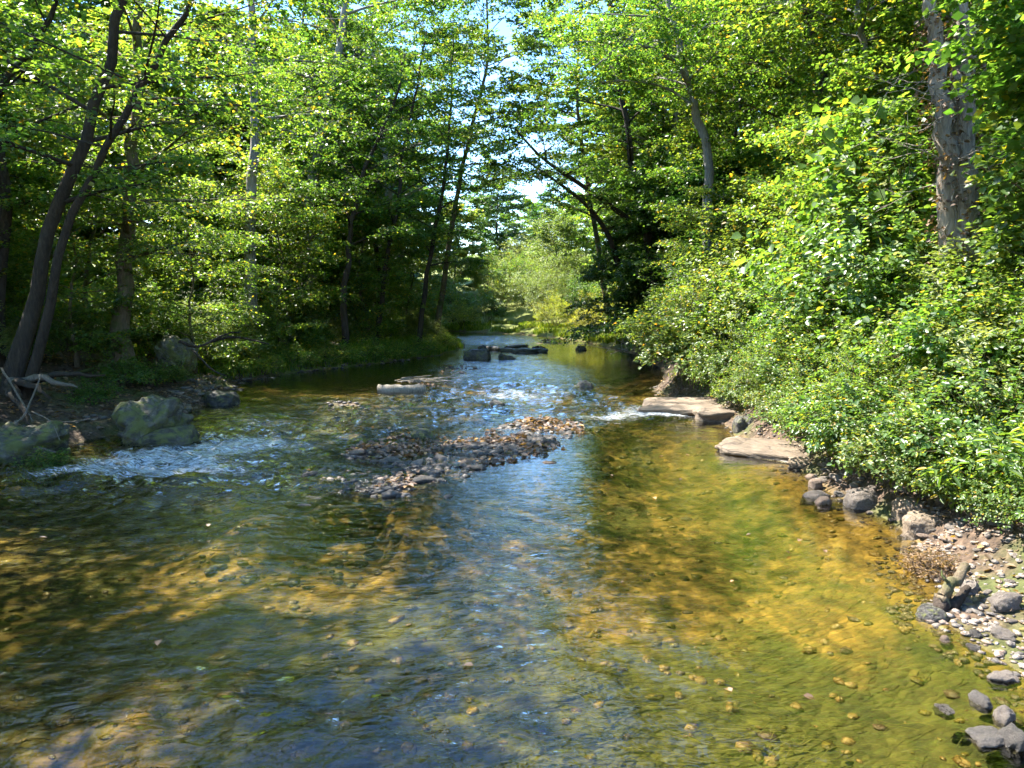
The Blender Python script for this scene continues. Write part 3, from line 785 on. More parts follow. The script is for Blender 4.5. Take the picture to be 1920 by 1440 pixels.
path_tree(103, [(468, 560), (470, 400), (478, 200), (470, 20), (480, -250), (500, -500)], 29, 0.25, 0.06, 'bark_grey', 'leaf_light', 0.35, 17, 4.6, 'pale_tree', 'tall pale grey trunk standing in the wood left of the leaning grey one')
path_tree(104, [(575, 560), (578, 430), (600, 260), (640, 60), (665, -150), (690, -380)], 36, 0.34, 0.08, 'bark_grey', 'leaf_mid', 0.35, 20, 5.6, 'grey_tree', 'stout grey trunk leaning slightly right in the middle of the left wood', leaf=0.14, bias=(0.15, 0, 0))
path_tree(105, [(-15, 640), (0, 480), (12, 330), (-10, 200), (40, 110), (95, 40), (150, -150)], 18.5, 0.17, 0.04, 'bark_dark', 'leaf_light', 0.25, 14, 3.6, 'edge_tree', 'slender dark crooked tree cut by the left edge of the picture')
path_tree(106, [(780, 610), (800, 520), (822, 400), (838, 300), (846, 180), (850, 60)], 38, 0.14, 0.04, 'bark_dark', 'leaf_mid', 0.2, 22, 3.6, 'slender_tree', 'slender dark tree rising from the grassy left point of the bank', bias=(0.1, 0, 0))
path_tree(107, [(700, 600), (725, 490), (748, 370), (752, 300), (775, 190), (800, 60)], 36, 0.13, 0.04, 'bark_dark', 'leaf_mid', 0.22, 20, 3.8, 'thin_tree', 'thin dark tree just left of the slender one on the grassy point', bias=(0.1, 0, 0))
path_tree(108, [(640, 610), (650, 500), (662, 400), (690, 300), (740, 190), (760, 100)], 33, 0.16, 0.04, 'bark_dark', 'leaf_mid', 0.25, 20, 4.2, 'dark_tree', 'dark leafy tree leaning right, shading the left bank grass', bias=(0.2, 0, 0))

path_tree(117, [(815, 615), (838, 480), (862, 340), (888, 230), (908, 140), (915, 30), (905, -120)], 46, 0.2, 0.04, 'bark_brown', 'leaf_mid', 0.36, 40, 5.0, 'arching_tree', 'leaning tree whose crown arches from the left point over the stream', leaf=0.21, bias=(0.15, 0, 0))
path_tree(118, [(1150, 610), (1125, 480), (1105, 370), (1090, 260), (1080, 150), (1090, 20), (1100, -120)], 50, 0.22, 0.04, 'bark_brown', 'leaf_light', 0.42, 34, 4.8, 'arching_tree', 'light-green tree behind the sycamore, its crown meeting the left ones over the stream', leaf=0.22, bias=(-0.1, 0, 0))
# right bank: twin trunks wrapped in vines
o3 = loc(at(1788, 500, 13.0)[0], 13.0, -0.3)
t = Tree(111, M['bark_tan'], M['leaf_light'], 0.13, 0.74, 12)
P1, R1 = t.stem(loc_path([o3, at(1783, 420, 13), at(1772, 250, 13), at(1757, 100, 13), at(1745, -30, 13), at(1720, -300, 13.2), at(1690, -620, 13.5)], o3), 0.20, 0.06, 22, 1.3, 14)
t.crown(P1, R1, 0.68, 0.99, 20, 3.8, elev=(0.1, 0.7), subs=7, tw=7)
P2, R2 = t.stem(loc_path([(o3[0] + 0.28, o3[1] + 0.05, o3[2]), at(1808, 420, 13), at(1803, 250, 13.05), at(1810, 100, 13.1), at(1806, -30, 13.1), at(1840, -300, 13.2), at(1880, -620, 13.5)], o3), 0.26, 0.07, 22, 1.3, 14)
t.crown(P2, R2, 0.68, 0.99, 20, 3.8, elev=(0.1, 0.7), subs=7, tw=7)
ex = []
rng = np.random.default_rng(5)
for k in range(5):
    PP, RR = (P1, R1) if k % 2 else (P2, R2)
    b = B(); m = 40; tt = np.linspace(0.05, 0.62, m); ph = rng.uniform(0, 6)
    pts = []
    for q in tt:
        p, dd, rr = interp_path(PP, RR, q); a = ph + q * rng.choice([5, 6, 7]) * (1 if k < 3 else -1)
        pts.append(p + np.array([math.cos(a), math.sin(a), 0]) * (rr + 0.02))
    pts = np.array(pts) + rng.normal(0, 0.012, (m, 3))
    b.tube(pts, np.linspace(0.02, 0.008, m), 5, False); ex.append(('vine', b.build('trunk_vine', [M['wood_dead']])))
tb, td = [], []
for k in range(330):
    PP, RR = (P1, R1) if rng.random() < 0.45 else (P2, R2)
    p, dd, rr = interp_path(PP, RR, rng.uniform(0.06, 0.6)); a = rng.uniform(0, 6.28)
    tb.append(p + np.array([math.cos(a), math.sin(a), 0]) * rr); td.append([math.cos(a), math.sin(a), rng.normal(0, 0.5)])
tb, td = np.array(tb), np.array(td)
pos, ax, nr, sz = twig_leaves(tb, td, np.full(len(tb), 0.22), 5, 0.085, rng, 0.4, 0.8)
ex.append(('vine_leaves', leaf_mesh('vine_leaves', pos, ax, nr, sz, 0.7, rng, M['leaf_dry'], rng.random(len(pos)), True)))
b = B()
for k in range(26):                                   # bare dead twigs standing off the trunks
    PP, RR = (P1, R1) if k % 3 else (P2, R2)
    p, dd, rr = interp_path(PP, RR, rng.uniform(0.12, 0.52)); a = rng.uniform(2.2, 5.4)
    d = np.array([math.cos(a), math.sin(a), rng.normal(-0.1, 0.3)]); L = rng.uniform(0.5, 1.7)
    pts = p + d * np.linspace(0, L, 6)[:, None]; pts[1:] += np.cumsum(rng.normal(0, 0.06, (5, 3)), 0)
    b.tube(pts, np.linspace(0.012, 0.003, 6), 4, False)
    for j in (2, 3, 4):
        e = d + rng.normal(0, 0.6, 3); b.tube(pts[j] + e * np.linspace(0, 0.35, 3)[:, None], np.linspace(0.006, 0.002, 3), 3, False)
ex.append(('dead_twigs', b.build('dead_twigs', [M['wood_dead']])))
place(t.finish('twin_trunk_tree', ex), 'twin_trunk_tree', 'tree with two tan trunks wrapped in dry vines rising from the right shrubs', 'tree', o3)

# right bank: sycamores reaching over the water
def limbs_a(t, P, R, o):
    for pts in ([at(1205, 432, 38), at(1150, 390, 37), at(1080, 340, 36), at(1015, 295, 35), at(965, 240, 34)],
                [at(1160, 500, 39), at(1140, 440, 38), at(1100, 385, 37), at(1050, 345, 36.4), at(985, 300, 36)]):
        PP = smoothpath(loc_path(pts, o), 10); RR = np.linspace(0.17, 0.04, 10)
        t.wood.tube(PP, RR, 7, False)
        t.crown(PP, RR, 0.25, 0.99, 12, 2.6, prof=lambda f: 0.9, elev=(-0.2, 0.6), subs=6, tw=6)
path_tree(112, [(1235, 520), (1215, 440), (1190, 330), (1170, 200), (1150, 50), (1120, -180), (1100, -380)], 38.5, 0.26, 0.06, 'bark_dark', 'leaf_mid', 0.3, 24, 4.6, 'sycamore_tree', 'sycamore stretching two bare-looking dark limbs left across the stream', bias=(-0.15, -0.05, 0), extra=limbs_a)
def limbs_b(t, P, R, o):
    pts = [at(1295, 165, 30), at(1270, 120, 29.5), at(1225, 92, 29), at(1170, 85, 28.5), at(1110, 130, 28)]
    PP = smoothpath(loc_path(pts, o), 10); RR = np.linspace(0.12, 0.03, 10)
    t.wood.tube(PP, RR, 7, False); t.crown(PP, RR, 0.25, 0.99, 12, 2.4, prof=lambda f: 0.9, elev=(-0.2, 0.6), subs=6, tw=6)
    pts = [at(1300, 200, 30), at(1250, 165, 30), at(1180, 152, 29.6), at(1110, 156, 29)]
    PP = smoothpath(loc_path(pts, o), 8); RR = np.linspace(0.07, 0.02, 8)
    t.wood.tube(PP, RR, 6, False); t.crown(PP, RR, 0.3, 0.99, 9, 2.0, prof=lambda f: 0.9, elev=(-0.2, 0.6), subs=6, tw=6)
path_tree(113, [(1340, 420), (1325, 310), (1305, 215), (1280, 110), (1255, 0), (1230, -200), (1200, -420)], 30, 0.22, 0.05, 'bark_grey', 'leaf_light', 0.38, 24, 4.4, 'arching_tree', 'tall tree with a pale arching branch on the right bank above the shrubs', bias=(-0.15, -0.05, 0), extra=limbs_b)
path_tree(114, [(1530, 330), (1545, 150), (1520, 60), (1505, 0), (1490, -200), (1470, -420)], 24, 0.15, 0.04, 'bark_dark', 'leaf_mid', 0.4, 22, 3.6, 'hillside_tree', 'dark crooked stem high on the right hillside left of the twin trunks')
path_tree(115, [(1640, 330), (1625, 160), (1612, 40), (1600, -60), (1590, -300)], 21, 0.13, 0.04, 'bark_grey', 'leaf_light', 0.35, 22, 3.4, 'straight_tree', 'thin straight grey stem just left of the twin trunks')
path_tree(116, [(2130, 560), (2100, 300), (2080, 120), (2060, -60), (2040, -300)], 9.5, 0.12, 0.03, 'bark_brown', 'leaf_light', 0.22, 20, 1.25, 'edge_sapling', 'big-leaved tree reaching in at the right edge of the picture', leaf=0.15, bias=(-0.3, 0.1, 0), elev=(-0.1, 0.4), nleaf=9)

# ------------------------------------------------------------------ forest on both banks
def tr(kind, x, y, s=1.0, name='forest_tree', label='', group=None, lean=None):
    place(PR[kind], name, label, 'tree', loc(x, y, -0.15), rz(), (s, s, s * R_.uniform(0.92, 1.1)), group)
GL, GRh, GF = 'forest trees of the left wood', 'forest trees of the right hillside', 'trees closing the valley beyond the bend'
KW = {'broad': 'broad light-green tree', 'broad2': 'broad dark-green tree', 'slim': 'tall slender tree', 'slim2': 'slender leaning tree', 'under': 'low light-green tree', 'under2': 'low dark-stemmed tree', 'dark': 'dark-leaved tree',
      'far': 'mid-green tree', 'far2': 'light-green tree', 'far3': 'dark tree', 'pale': 'pale willow-like tree'}
def zone(x, y):
    u = 960 + FPX * x / (y + 0.4)
    if u < 150: return 'behind the leaning tree at the left edge'
    if u < 400: return 'behind the brown upright tree'
    if u < 560: return 'around the tall pale grey trunk'
    if u < 680: return 'around the stout grey trunk'
    if u < 960: return 'above the grassy left point'
    if u < 1240: return 'above the right pool'
    if u < 1480: return 'above the mounded shrubs right of the pool'
    if u < 1720: return 'on the hillside left of the twin trunks'
    return 'on the hillside behind the twin trunks'
def depth_word(y): return 'in the front rows' if y < 24 else ('in the middle rows' if y < 42 else 'far back in the wood')
def grove(lst, name, group):
    for kind, x, y, s in lst:
        tr(kind, x, y, s, name, '%s %s, %s' % (KW[kind], zone(x, y), depth_word(y)), group)
grove([('slim', -15.5, 19, .95), ('slim2', -18.5, 24, .9), ('slim2', -26, 31, 1.0), ('broad', -27, 40, 1.1),
       ('slim', -12, 42, 1.05), ('far2', -23, 53, 1.2), ('far2', -14, 56, 1.2), ('broad', -19, 60, 1.1), ('far2', -35, 33, 1.1), ('broad', -33, 47, 1.1), ('broad2', -30, 62, 1.2), ('far2', -34, 20, 1.1), ('far2', -31, 27, 1.0), ('far2', -42, 34, 1.2),
       ('broad2', -9.0, 50, 1.3), ('broad', -13, 62, 1.3), ('far2', -27, 19, 1.4), ('far2', -25, 24, 1.2), ('far2', -38, 48, 1.6), ('far2', -22, 62, 1.6), ('far2', -16, 66, 1.6), ('far2', -17, 78, 1.8), ('far2', -20, 53, 1.5), ('far2', -31, 45, 1.6), ('far2', -20, 38, 1.15), ('far', -15, 58, 1.5), ('far2', -27, 48, 1.4), ('slim', -8.2, 40, .9), ('slim2', -10.5, 37, .9), ('far2', -39, 40, 1.2), ('far', -40, 54, 1.2), ('far2', -39, 27, 1.2), ('far', -26, 70, 1.2), ('far2', -45, 66, 1.3), ('far3', -17, 72, 1.2), ('far2', -48, 46, 1.3)], 'forest_tree', GL)
for kind, x, y, s in [('slim2', -12.5, 5.5, 1), ('slim', -13.5, 0.5, .95), ('slim2', -12.6, 10.2, 1.05), ('broad', -18, -6, 1)]:
    tr(kind, x, y, s, 'forest_tree', 'tall leafy tree on the left bank beside the viewer, shading the near water', 'trees beside the viewer')
grove([('under', -10.9, 24.2, .75), ('under', -9.9, 30.4, .85), ('under', -12.3, 20.0, .7), ('under', -7.6, 36.0, .8), ('under', -13.2, 22.5, 1), ('under', -16.5, 17.5, 1), ('under', -11.6, 31.5, 1), ('under', -10.5, 35, 1.1), ('under', -8.6, 37.5, .9), ('under', -17, 22, 1.1), ('under', -19.5, 27, 1.1), ('under', -15.5, 14.5, .9), ('under2', -18.5, 18.5, 1), ('under', -21.5, 24, 1.1), ('under2', -22, 31, 1.2), ('under', -6.6, 46.5, .9),
       ('under', -23, 36, 1.3), ('under2', -28, 30, 1.4), ('under', -21, 42, 1.4), ('under2', -11, 52, 1.2), ('under', -27, 45, 1.4), ('under', -8, 57, 1.2), ('under', -17, 52, 1.3), ('under', -24, 19, 1.2), ('under2', -32, 37, 1.5)], 'understory_tree', 'understory trees of the left bank')
grove([('broad', 13, 20, 1), ('broad2', 17, 26, 1), ('broad', 12.5, 31, .95), ('slim', 16, 33, 1.05), ('broad2', 20, 36, 1.05), ('broad', 14, 41, 1), ('broad2', 12.5, 50, 1), ('slim', 19, 45, 1), ('broad', 22, 30, 1.05), ('broad2', 24, 22, 1), ('broad', 17, 17, .95), ('broad', 26, 42, 1.1), ('dark', 11, 45, .9), ('broad2', 19, 56, 1.1), ('slim2', 11.5, 36, 1), ('broad', 28, 30, 1.1), ('slim', 13.5, 25, 1), ('broad2', 18, 10.5, .9),
       ('broad', 11.5, 52, 1.3), ('broad2', 10.2, 43, 1.1), ('broad2', 13, 62, 1.35), ('far', 15, 70, 1.6), ('far2', 13.5, 60, 1.6), ('far', 16, 78, 1.8), ('broad2', 15, 48, 1.3), ('slim2', 8.3, 45, 1), ('far2', 34, 38, 1.2), ('far', 32, 52, 1.2), ('far3', 26, 60, 1.1), ('far2', 20, 14, 1.0), ('far', 36, 26, 1.1)], 'forest_tree', GRh)
grove([('under', 10.5, 17.5, .95), ('under', 11.5, 23, 1.05), ('under2', 10.2, 28, 1.1), ('under', 9.8, 33, 1.05), ('under2', 13.2, 27, 1.2), ('under', 15, 22.5, 1.2), ('under2', 14.2, 17, 1.1), ('under', 12.4, 14.0, .95), ('under2', 15.5, 30, 1.2), ('dark', 13, 35, .75), ('under', 11.8, 38.5, 1.1), ('under2', 17, 20, 1.3), ('under', 19, 25, 1.4), ('under2', 17, 36, 1.4), ('under', 21, 33, 1.5), ('under', 16, 45, 1.4)], 'understory_tree', 'understory trees of the right hillside')
for kind, x, y, s, lab in [('under', 8.6, 18.3, .62, 'bushy light-green sapling standing above the flat slab'), ('under2', 8.2, 14.0, .5, 'small bushy sapling left of the twin trunk foot'), ('under', 9.4, 21.0, .8, 'bushy sapling crowning the slope above the large ledge'), ('under', 7.6, 26.2, .7, 'bushy sapling leaning over the right pool')]:
    tr(kind, x, y, s, 'sapling', lab)
tr('layer', 7.9, 36.5, .95, 'layered_tree', 'dark evergreen-looking tree with drooping layered boughs over the right pool')
tr('layer', 6.9, 41.5, .85, 'layered_tree', 'small dark layered tree between the drooping one and the far grass')
tr('layer', 9.6, 33.0, .9, 'layered_tree', 'dark layered tree nearest the mounded shrubs by the pool')
tr('layer', 10.5, 44.5, 1.1, 'layered_tree', 'second dark layered tree set back behind the drooping one')
for kind, x, y, s in [('far2', -6.5, 84, .8), ('far3', -2.2, 100, .95), ('pale', 4.2, 75, 1.15), ('far2', 8, 88, .72), ('far', 13, 80, .9), ('far3', 6.3, 104, .8), ('far2', 18, 95, .9), ('far3', -10, 88, .95), ('far', -14, 95, 1), ('far2', 24, 84, 1), ('far', -22, 88, 1.1), ('far2', 1.8, 118, .85), ('far', -7, 124, .9), ('far2', 12, 122, .95), ('far3', 22, 112, 1), ('far3', -18, 112, 1.1), ('far', 32, 100, 1.1), ('far2', -33, 100, 1.2), ('far', 5, 140, .8), ('far3', -3, 145, .9), ('far2', 15, 145, 1)]:
    tr(kind, x, y, s, 'distant_tree', 'distant %s %s' % (KW[kind], 'beyond the bend, left of the valley opening' if x < -5 else ('in the valley opening beyond the bend' if x < 7 else 'beyond the bend, right of the valley opening')), GF)

# ------------------------------------------------------------------ shrubs of the right bank
def sh(kind, x, y, s=1.0, label='', group=None, name='shrub', dz=-0.05, sz=None, cat='shrub'):
    place(PR[kind], name, label, cat, loc(x, y, dz), rz(), (s, s, sz or s), group)
sh('sh1', 5.3, 21.4, 1.12, 'bright leafy shrub overhanging the water behind the large tan ledge', sz=.95)
sh('sh6', 7.3, 19.6, 1.05, 'rounded shrub just right of the one overhanging the tan ledge')
sh('sh2', 6.9, 23.6, 1.25, 'tall shrub rising behind the overhanging one at the pool edge')
sh('sh1', 8.8, 23.2, 1.5, 'high mounded shrub heading the slope above the tan ledge')
sh('sh5', 8.4, 27.5, 1.6, 'dark mounded shrub beside the drooping layered tree')
sh('sh2', 7.4, 16.8, 1.0, 'shrub above the long flat slab, leaves pale in the sun')
sh('sh3', 6.7, 14.9, .72, 'low leafy shrub spilling over the long flat slab', sz=.6)
sh('sh1', 9.0, 15.6, 1.55, 'tall sunlit shrub left of the twin trunks')
sh('vine', 9.9, 17.6, 1.7, 'vine tangle of large yellow-green leaves climbing left of the twin trunks', sz=2.6, name='vine_tangle', cat='vine')
sh('sh6', 8.2, 12.4, .95, 'shrub below the twin trunks with yellow leaf tips')
sh('sh2', 6.9, 12.3, .72, 'pale green shrub midway along the right shore', sz=.75)
sh('vine', 7.6, 13.6, .9, 'broad pale vine leaves over the shrubs below the twin trunks', name='vine_tangle', cat='vine')
sh('sh3', 9.8, 11.0, 1.2, 'tall shrub at the right edge below the big-leaved branches')
sh('sh2', 8.4, 9.9, .8, 'shrub at the right edge above the brown shore rocks')
sh('sh4', 5.85, 10.9, .8, 'low trailing shrub above the cluster of pale shore stones')
sh('sh4', 6.5, 9.4, .85, 'low trailing shrub above the brown shore rocks')
sh('sh5', 7.9, 8.4, .75, 'dark-leaved shrub at the right edge above the lance-leaved plant')
sh('vine', 8.9, 10.6, .8, 'large-leaved vine hanging at the right edge of the picture', name='vine_tangle', cat='vine')
sh('sh4', 5.75, 12.4, .68, 'small trailing shrub between the flat slab and the shore stones')
for x, y, k, sc_, lab in [(5.65, 9.9, 'sh4', .6, 'small trailing shrub right above the largest pale shore stone'), (6.6, 8.5, 'sh4', .6, 'trailing shrub just behind the lance-leaved plant'), (6.15, 11.7, 'sh2', .6, 'shrub spilling down behind the shore stone cluster'), (6.05, 13.6, 'sh1', .5, 'small bushy shrub at the near end of the flat slab'), (6.2, 16.3, 'sh2', .62, 'bushy shrub hanging over the back of the flat slab'), (5.9, 18.6, 'sh1', .6, 'bushy shrub between the flat slab and the large ledge'), (7.3, 10.6, 'sh6', .75, 'mid-height shrub on the slope above the shore stones'), (7.7, 11.4, 'sh3', .7, 'large-leaved shrub on the slope below the twin trunks')]:
    sh(k, x, y, sc_, lab)
for x, y, k, sc_, lab in [(6.6, 20.0, 'vine', .8, 'vine of broad leaves on the shrubs behind the large ledge'), (8.0, 17.6, 'vine', .8, 'vine of broad leaves on the shrubs above the flat slab'), (7.0, 11.0, 'vine', .6, 'vine of broad leaves above the shore stone cluster'), (9.2, 12.6, 'vine', .8, 'vine of broad leaves at the foot of the twin trunks'), (7.8, 9.6, 'vine', .5, 'vine of broad leaves above the brown shore rocks')]:
    sh(k, x, y, sc_, lab, name='vine_tangle', cat='vine', dz=.8)
for x, y, sc_, lab in [(6.0, 15.2, .5, 'low shrub hugging the back of the flat slab'), (5.75, 17.2, .5, 'low shrub in the notch behind the flat slab'), (5.9, 19.6, .55, 'low shrub on the large ledge'), (5.6, 11.2, .45, 'low creeper right behind the flat grey stone'), (5.75, 9.2, .45, 'low creeper between the two brown shore rocks and the pale stone'), (6.0, 14.5, .45, 'low creeper on the flat slab')]:
    sh('sh4', x, y, sc_, lab)
for x, y, k, sc_, lab in [(6.0, 7.2, 'sh4', .42, 'low creeper over the gravel right of the dead branch stub'), (6.5, 6.6, 'sh4', .5, 'low creeper at the right edge beside the cream stone'), (5.75, 7.9, 'sh4', .35, 'small creeper above the dead branch stub'), (6.4, 5.6, 'sh4', .5, 'low creeper at the right edge of the near gravel')]:
    sh(k, x, y, sc_, lab)
sh('lance', 6.15, 8.0, .9, 'lance-leaved plant leaning over the dead branch stub', name='lance_leaved_plant', cat='plant')
sh('lance', 6.8, 7.5, .8, 'lance-leaved plant at the right edge above the gravel', name='lance_leaved_plant', cat='plant')
sh('lance', 5.7, 8.75, .6, 'small lance-leaved plant behind the brown shore rocks', name='lance_leaved_plant', cat='plant')
sh('dry', 4.62, 7.55, 1.0, 'dry brown tuft beside the dead branch stub at the right shore', name='dry_tuft', cat='dry plant')
for x, y, s in [(10.5, 21, 1.5), (11, 26, 1.5), (9.6, 30.5, 1.5), (12, 18.5, 1.5), (11, 14.5, 1.4), (12, 12, 1.3), (11, 9.2, 1.2), (9.6, 35, 1.4), (13.5, 15.5, 1.5)]:
    sh(R_.choice(['sh1', 'sh2', 'sh5']), x, y, s, 'background shrub on the right slope below the forest trees', 'background shrubs of the right slope')
# far banks
sh('gold', 5.8, 50, 1.1, 'yellow-green flowering shrub on the far right grass bank', name='goldenrod_clump', cat='plant')
sh('gold', 3.6, 60, 1.15, 'yellow-green clump at the far end of the stream', name='goldenrod_clump', cat='plant')
sh('gold', 7.4, 55, 1.2, 'tall yellow clump behind the far right grass bank', name='goldenrod_clump', cat='plant')
sh('gold', -4.6, 65, 1.1, 'yellow-green clump left of the far bend', name='goldenrod_clump', cat='plant')
sh('pale_sh', 2.4, 66, 1.5, 'pale willow-like shrub in the middle of the valley end')
sh('pale_sh', 5.0, 70, 1.3, 'pale willow-like shrub right of the middle one at the valley end')
sh('sh5', -2.2, 68, 1.2, 'green shrub left of the pale willow at the valley end')
sh('sh5', 8.4, 47.5, .9, 'green shrub under the layered tree at the far right bank')
for x, y, s in [(-8.2, 66, 1.4), (-6, 72, 1.6), (-11, 62, 1.3), (9.5, 62, 1.5), (12, 58, 1.5), (0.5, 80, 1.8), (9, 74, 1.7), (-13, 75, 1.8), (15, 70, 1.8), (7, 66, 1.4), (-3, 88, 1.8), (3.5, 84, 1.9), (-1, 74, 1.5), (6, 92, 2), (-8.5, 78, 1.8), (12, 66, 1.6), (-4.5, 96, 2.1), (2, 98, 2.1)]:
    sh(R_.choice(['sh5', 'sh2', 'pale_sh']), x, y, s, 'background shrub at the valley end beyond the stream', 'background shrubs at the valley end')
# left bank
for x, y, s in [(-11.3, 26.2, .8), (-12.6, 20.4, .7), (-13.6, 18.6, .6), (-10.9, 27.8, .9), (-9.4, 32.0, .8), (-12.5, 24.5, .9), (-11.2, 29.5, 1.0), (-10, 33, .9), (-8.2, 35.2, .8), (-13.8, 26, 1.0), (-15.5, 21.5, .9), (-12, 35, 1.1), (-14.5, 33, 1.2), (-7.4, 39.5, .8), (-17, 29, 1.2), (-5.8, 42.3, .7), (-6.2, 49, .9), (-7.5, 53, 1.1), (-8.5, 57, 1.2)]:
    sh(R_.choice(['sh2', 'sh5', 'sh6']), x, y, s, 'leafy left bank shrub %s, %s' % (zone(x, y), depth_word(y)), 'shrubs under the left trees')
for i, (u, v, s) in enumerate([(232, 735, 1.1), (290, 728, 1.0), (330, 722, .8), (205, 705, .7), (85, 830, .8), (180, 760, .8)]):
    g = gp(u, v, 0.45)
    sh('herb', g[0], g[1], s, ['green herb clump above the sunlit mossy boulder', 'middle herb clump along the bank above the mossy boulder', 'right herb clump near the dark wet rock', 'small herb clump below the mossy roots', 'small herb on the boulder at the left edge', 'herb in the dark hollow left of the mossy boulder'][i], name='herb_clump', cat='plant')
for x, y, s in [(-9.7, 27, 1), (-9.1, 29, 1.1), (-8.3, 30.6, 1.2), (-7.5, 31.6, 1.1), (-6.7, 33.2, 1.2), (-5.8, 34.6, 1), (-5.0, 36.1, 1.1), (-4.6, 38, 1), (-10.4, 25.3, .9), (-10.3, 28.5, 1.2), (-9.0, 31.8, 1.2), (-7.6, 33.6, 1.2), (-4.2, 40, 1), (-3.9, 42, .9)]:
    sh('herb2', x, y, s * 1.25, 'low bright weed clump on the grassy left bank, %s' % ('near the dark wet rock' if y < 28 else 'midway to the point' if y < 33 else 'near the tip of the point'), 'weed clumps of the grassy left bank', 'weed_clump', cat='plant')

# ------------------------------------------------------------------ rocks
def rock_mesh(seed, mat, sub=3, lump=0.35, flat=1.0, box=1.0, strata=0.0):
    bm = bmesh.new(); bmesh.ops.create_icosphere(bm, subdivisions=sub, radius=1.0)
    V = np.array([v.co[:] for v in bm.verts])
    if box != 1.0:
        V = np.sign(V) * np.abs(V) ** box
        V = V / np.abs(V).max()
    k = 1 + lump * fbm(V[:, 0] * 1.1 + seed, V[:, 1] * 1.1, V[:, 2] * 1.1, seed, 4)
    V = V * k[:, None]
    if sub >= 4: V = V + 0.22 * lump * fbm(V[:, 0] * 4, V[:, 1] * 4, V[:, 2] * 4, seed + 9, 4)[:, None] * V
    if strata: V[:, 2] += strata * np.floor(V[:, 1] * 2.4 + 0.6 * V[:, 0] + 0.5 * vn(V[:, 0] * 2, V[:, 1] * 2, seed=seed)) * 0.12 * (V[:, 2] > 0)
    V[:, 2] *= flat
    for v, c in zip(bm.verts, V): v.co = c
    me = bpy.data.meshes.new('rock'); bm.to_mesh(me); bm.free()
    me.polygons.foreach_set('use_smooth', np.ones(len(me.polygons), bool)); me.materials.append(M[mat])
    return me
def rock_thing(name, label, mat, u, v, w, h, depth=None, seed=1, z=0.0, rot=0.0, sink=0.3, box=0.75, lump=0.35, strata=0, group=None, cat='rock', sub=4, tilt=(0, 0), reach=True):
    """w, h: width and visible height in metres; (u, v): where the middle of its foot stands"""
    g = gp(u, v, z); d = depth or w * 0.8
    zb = z - 0.5 * h if not reach else min(z - sink * h, H(g[0], g[1] + d * 0.2) - 0.12, H(g[0] - w * 0.3, g[1]) - 0.1); zt = z + h
    o = link(name, rock_mesh(seed, mat, sub, lump, 1, box, strata), None, (g[0], g[1] + d * 0.35, (zb + zt) / 2), (tilt[0], tilt[1], rot), (w / 2, d / 2, (zt - zb) / 2))
    return tag(o, label, cat, group)
rock_thing('boulder', 'large mossy boulder with dappled sun at the left water edge', 'rock_mossy', 262, 828, 1.3, 0.8, 1.2, 3, box=0.85, lump=0.8, sub=5)
rock_thing('boulder', 'low pale rock apron in front of the large mossy boulder', 'rock_mossy', 300, 832, 1.3, 0.32, .8, 13, box=0.7, lump=0.45)
rock_thing('boulder', 'green mossy boulder right of the brown upright tree', 'rock_mossy', 322, 695, 1.15, .95, 1.0, 4, z=0.75, box=0.75, lump=.6, sub=5)
rock_thing('boulder', 'broad mossy boulder between the leaning tree and the brown tree', 'rock_mossy', 140, 668, 1.6, 1.1, 1.2, 5, z=1.0, box=0.6)
rock_thing('boulder', 'small dark boulder under the broad mossy one', 'rock_mossy', 168, 690, .8, .6, .7, 6, z=0.85, box=0.7)
rock_thing('boulder', 'weedy boulder with dead branches at the left edge of the water', 'rock_mossy', 28, 866, 1.35, .65, 1.1, 7, box=0.85, lump=.8, sub=5)
rock_thing('wet_rock', 'dark wet rock at the left water edge beyond the mossy boulder', 'rock_dark', 410, 760, 1.0, .38, .8, 8)
rock_thing('bank_rock', 'small grey rock beside the large mossy boulder', 'rock_mossy', 305, 775, .45, .3, .4, 9, z=0.05)
rock_thing('wet_rock', 'largest dark rock in midstream, left of the far ledge', 'rock_dark', 893, 674, 1.2, .40, .9, 10, lump=.6)
rock_thing('wet_rock', 'dark midstream rock in front of the far ledge', 'rock_dark', 950, 674, .85, .28, .6, 11, lump=.6)
rock_thing('wet_rock', 'small dark rock behind the largest midstream rock', 'rock_dark', 905, 662, .6, .40, .5, 12)
for i, (u, v, w, h, lab) in enumerate([(925, 657, 1.1, .22, 'left end of the broken dark ledge across midstream'), (955, 660, 1.2, .18, 'second stone of the broken dark ledge from the left'), (985, 662, 1.4, .22, 'widest stone of the broken dark ledge'), (1012, 661, 1.0, .24, 'right end of the broken dark ledge across midstream'), (968, 651, 1.5, .14, 'low stone behind the broken dark ledge')]):
    rock_thing('ledge_rock', lab, 'rock_dark', u, v, w, h, .7, 140 + i, box=0.65, lump=.5, rot=.3 * (i - 2))
rock_thing('wet_rock', 'lone dark rounded rock in the right pool', 'rock_dark', 1090, 657, .62, .26, .5, 16)
rock_thing('wet_rock', 'dark brown rock at the head of the riffle', 'rock_dark', 1097, 727, .75, .20, .5, 17)
rock_thing('wet_rock', 'mossy low stone at the left end of the gravel bar', 'rock_mossy', 790, 822, .62, .16, .4, 18)
rock_thing('wet_rock', 'small dark stone far up the riffle', 'rock_dark', 865, 650, .4, .2, .4, 19)
rock_thing('low_rock', 'flat dark stone in the fast water left of the riffle', 'rock_dark', 930, 760, .75, .07, .4, 20)
rock_thing('flat_rock', 'long flat sunlit tan slab at the right shore', 'rock_tan', 1478, 862, 2.1, .20, 1.1, 21, box=0.6, lump=0.3, strata=.6, rot=-0.62, sub=5, tilt=(0.0, 0.05))
rock_thing('flat_rock', 'pale low slab at the near end of the long tan one', 'rock_tan', 1530, 880, .8, .15, .5, 22, box=0.55, rot=-.3)
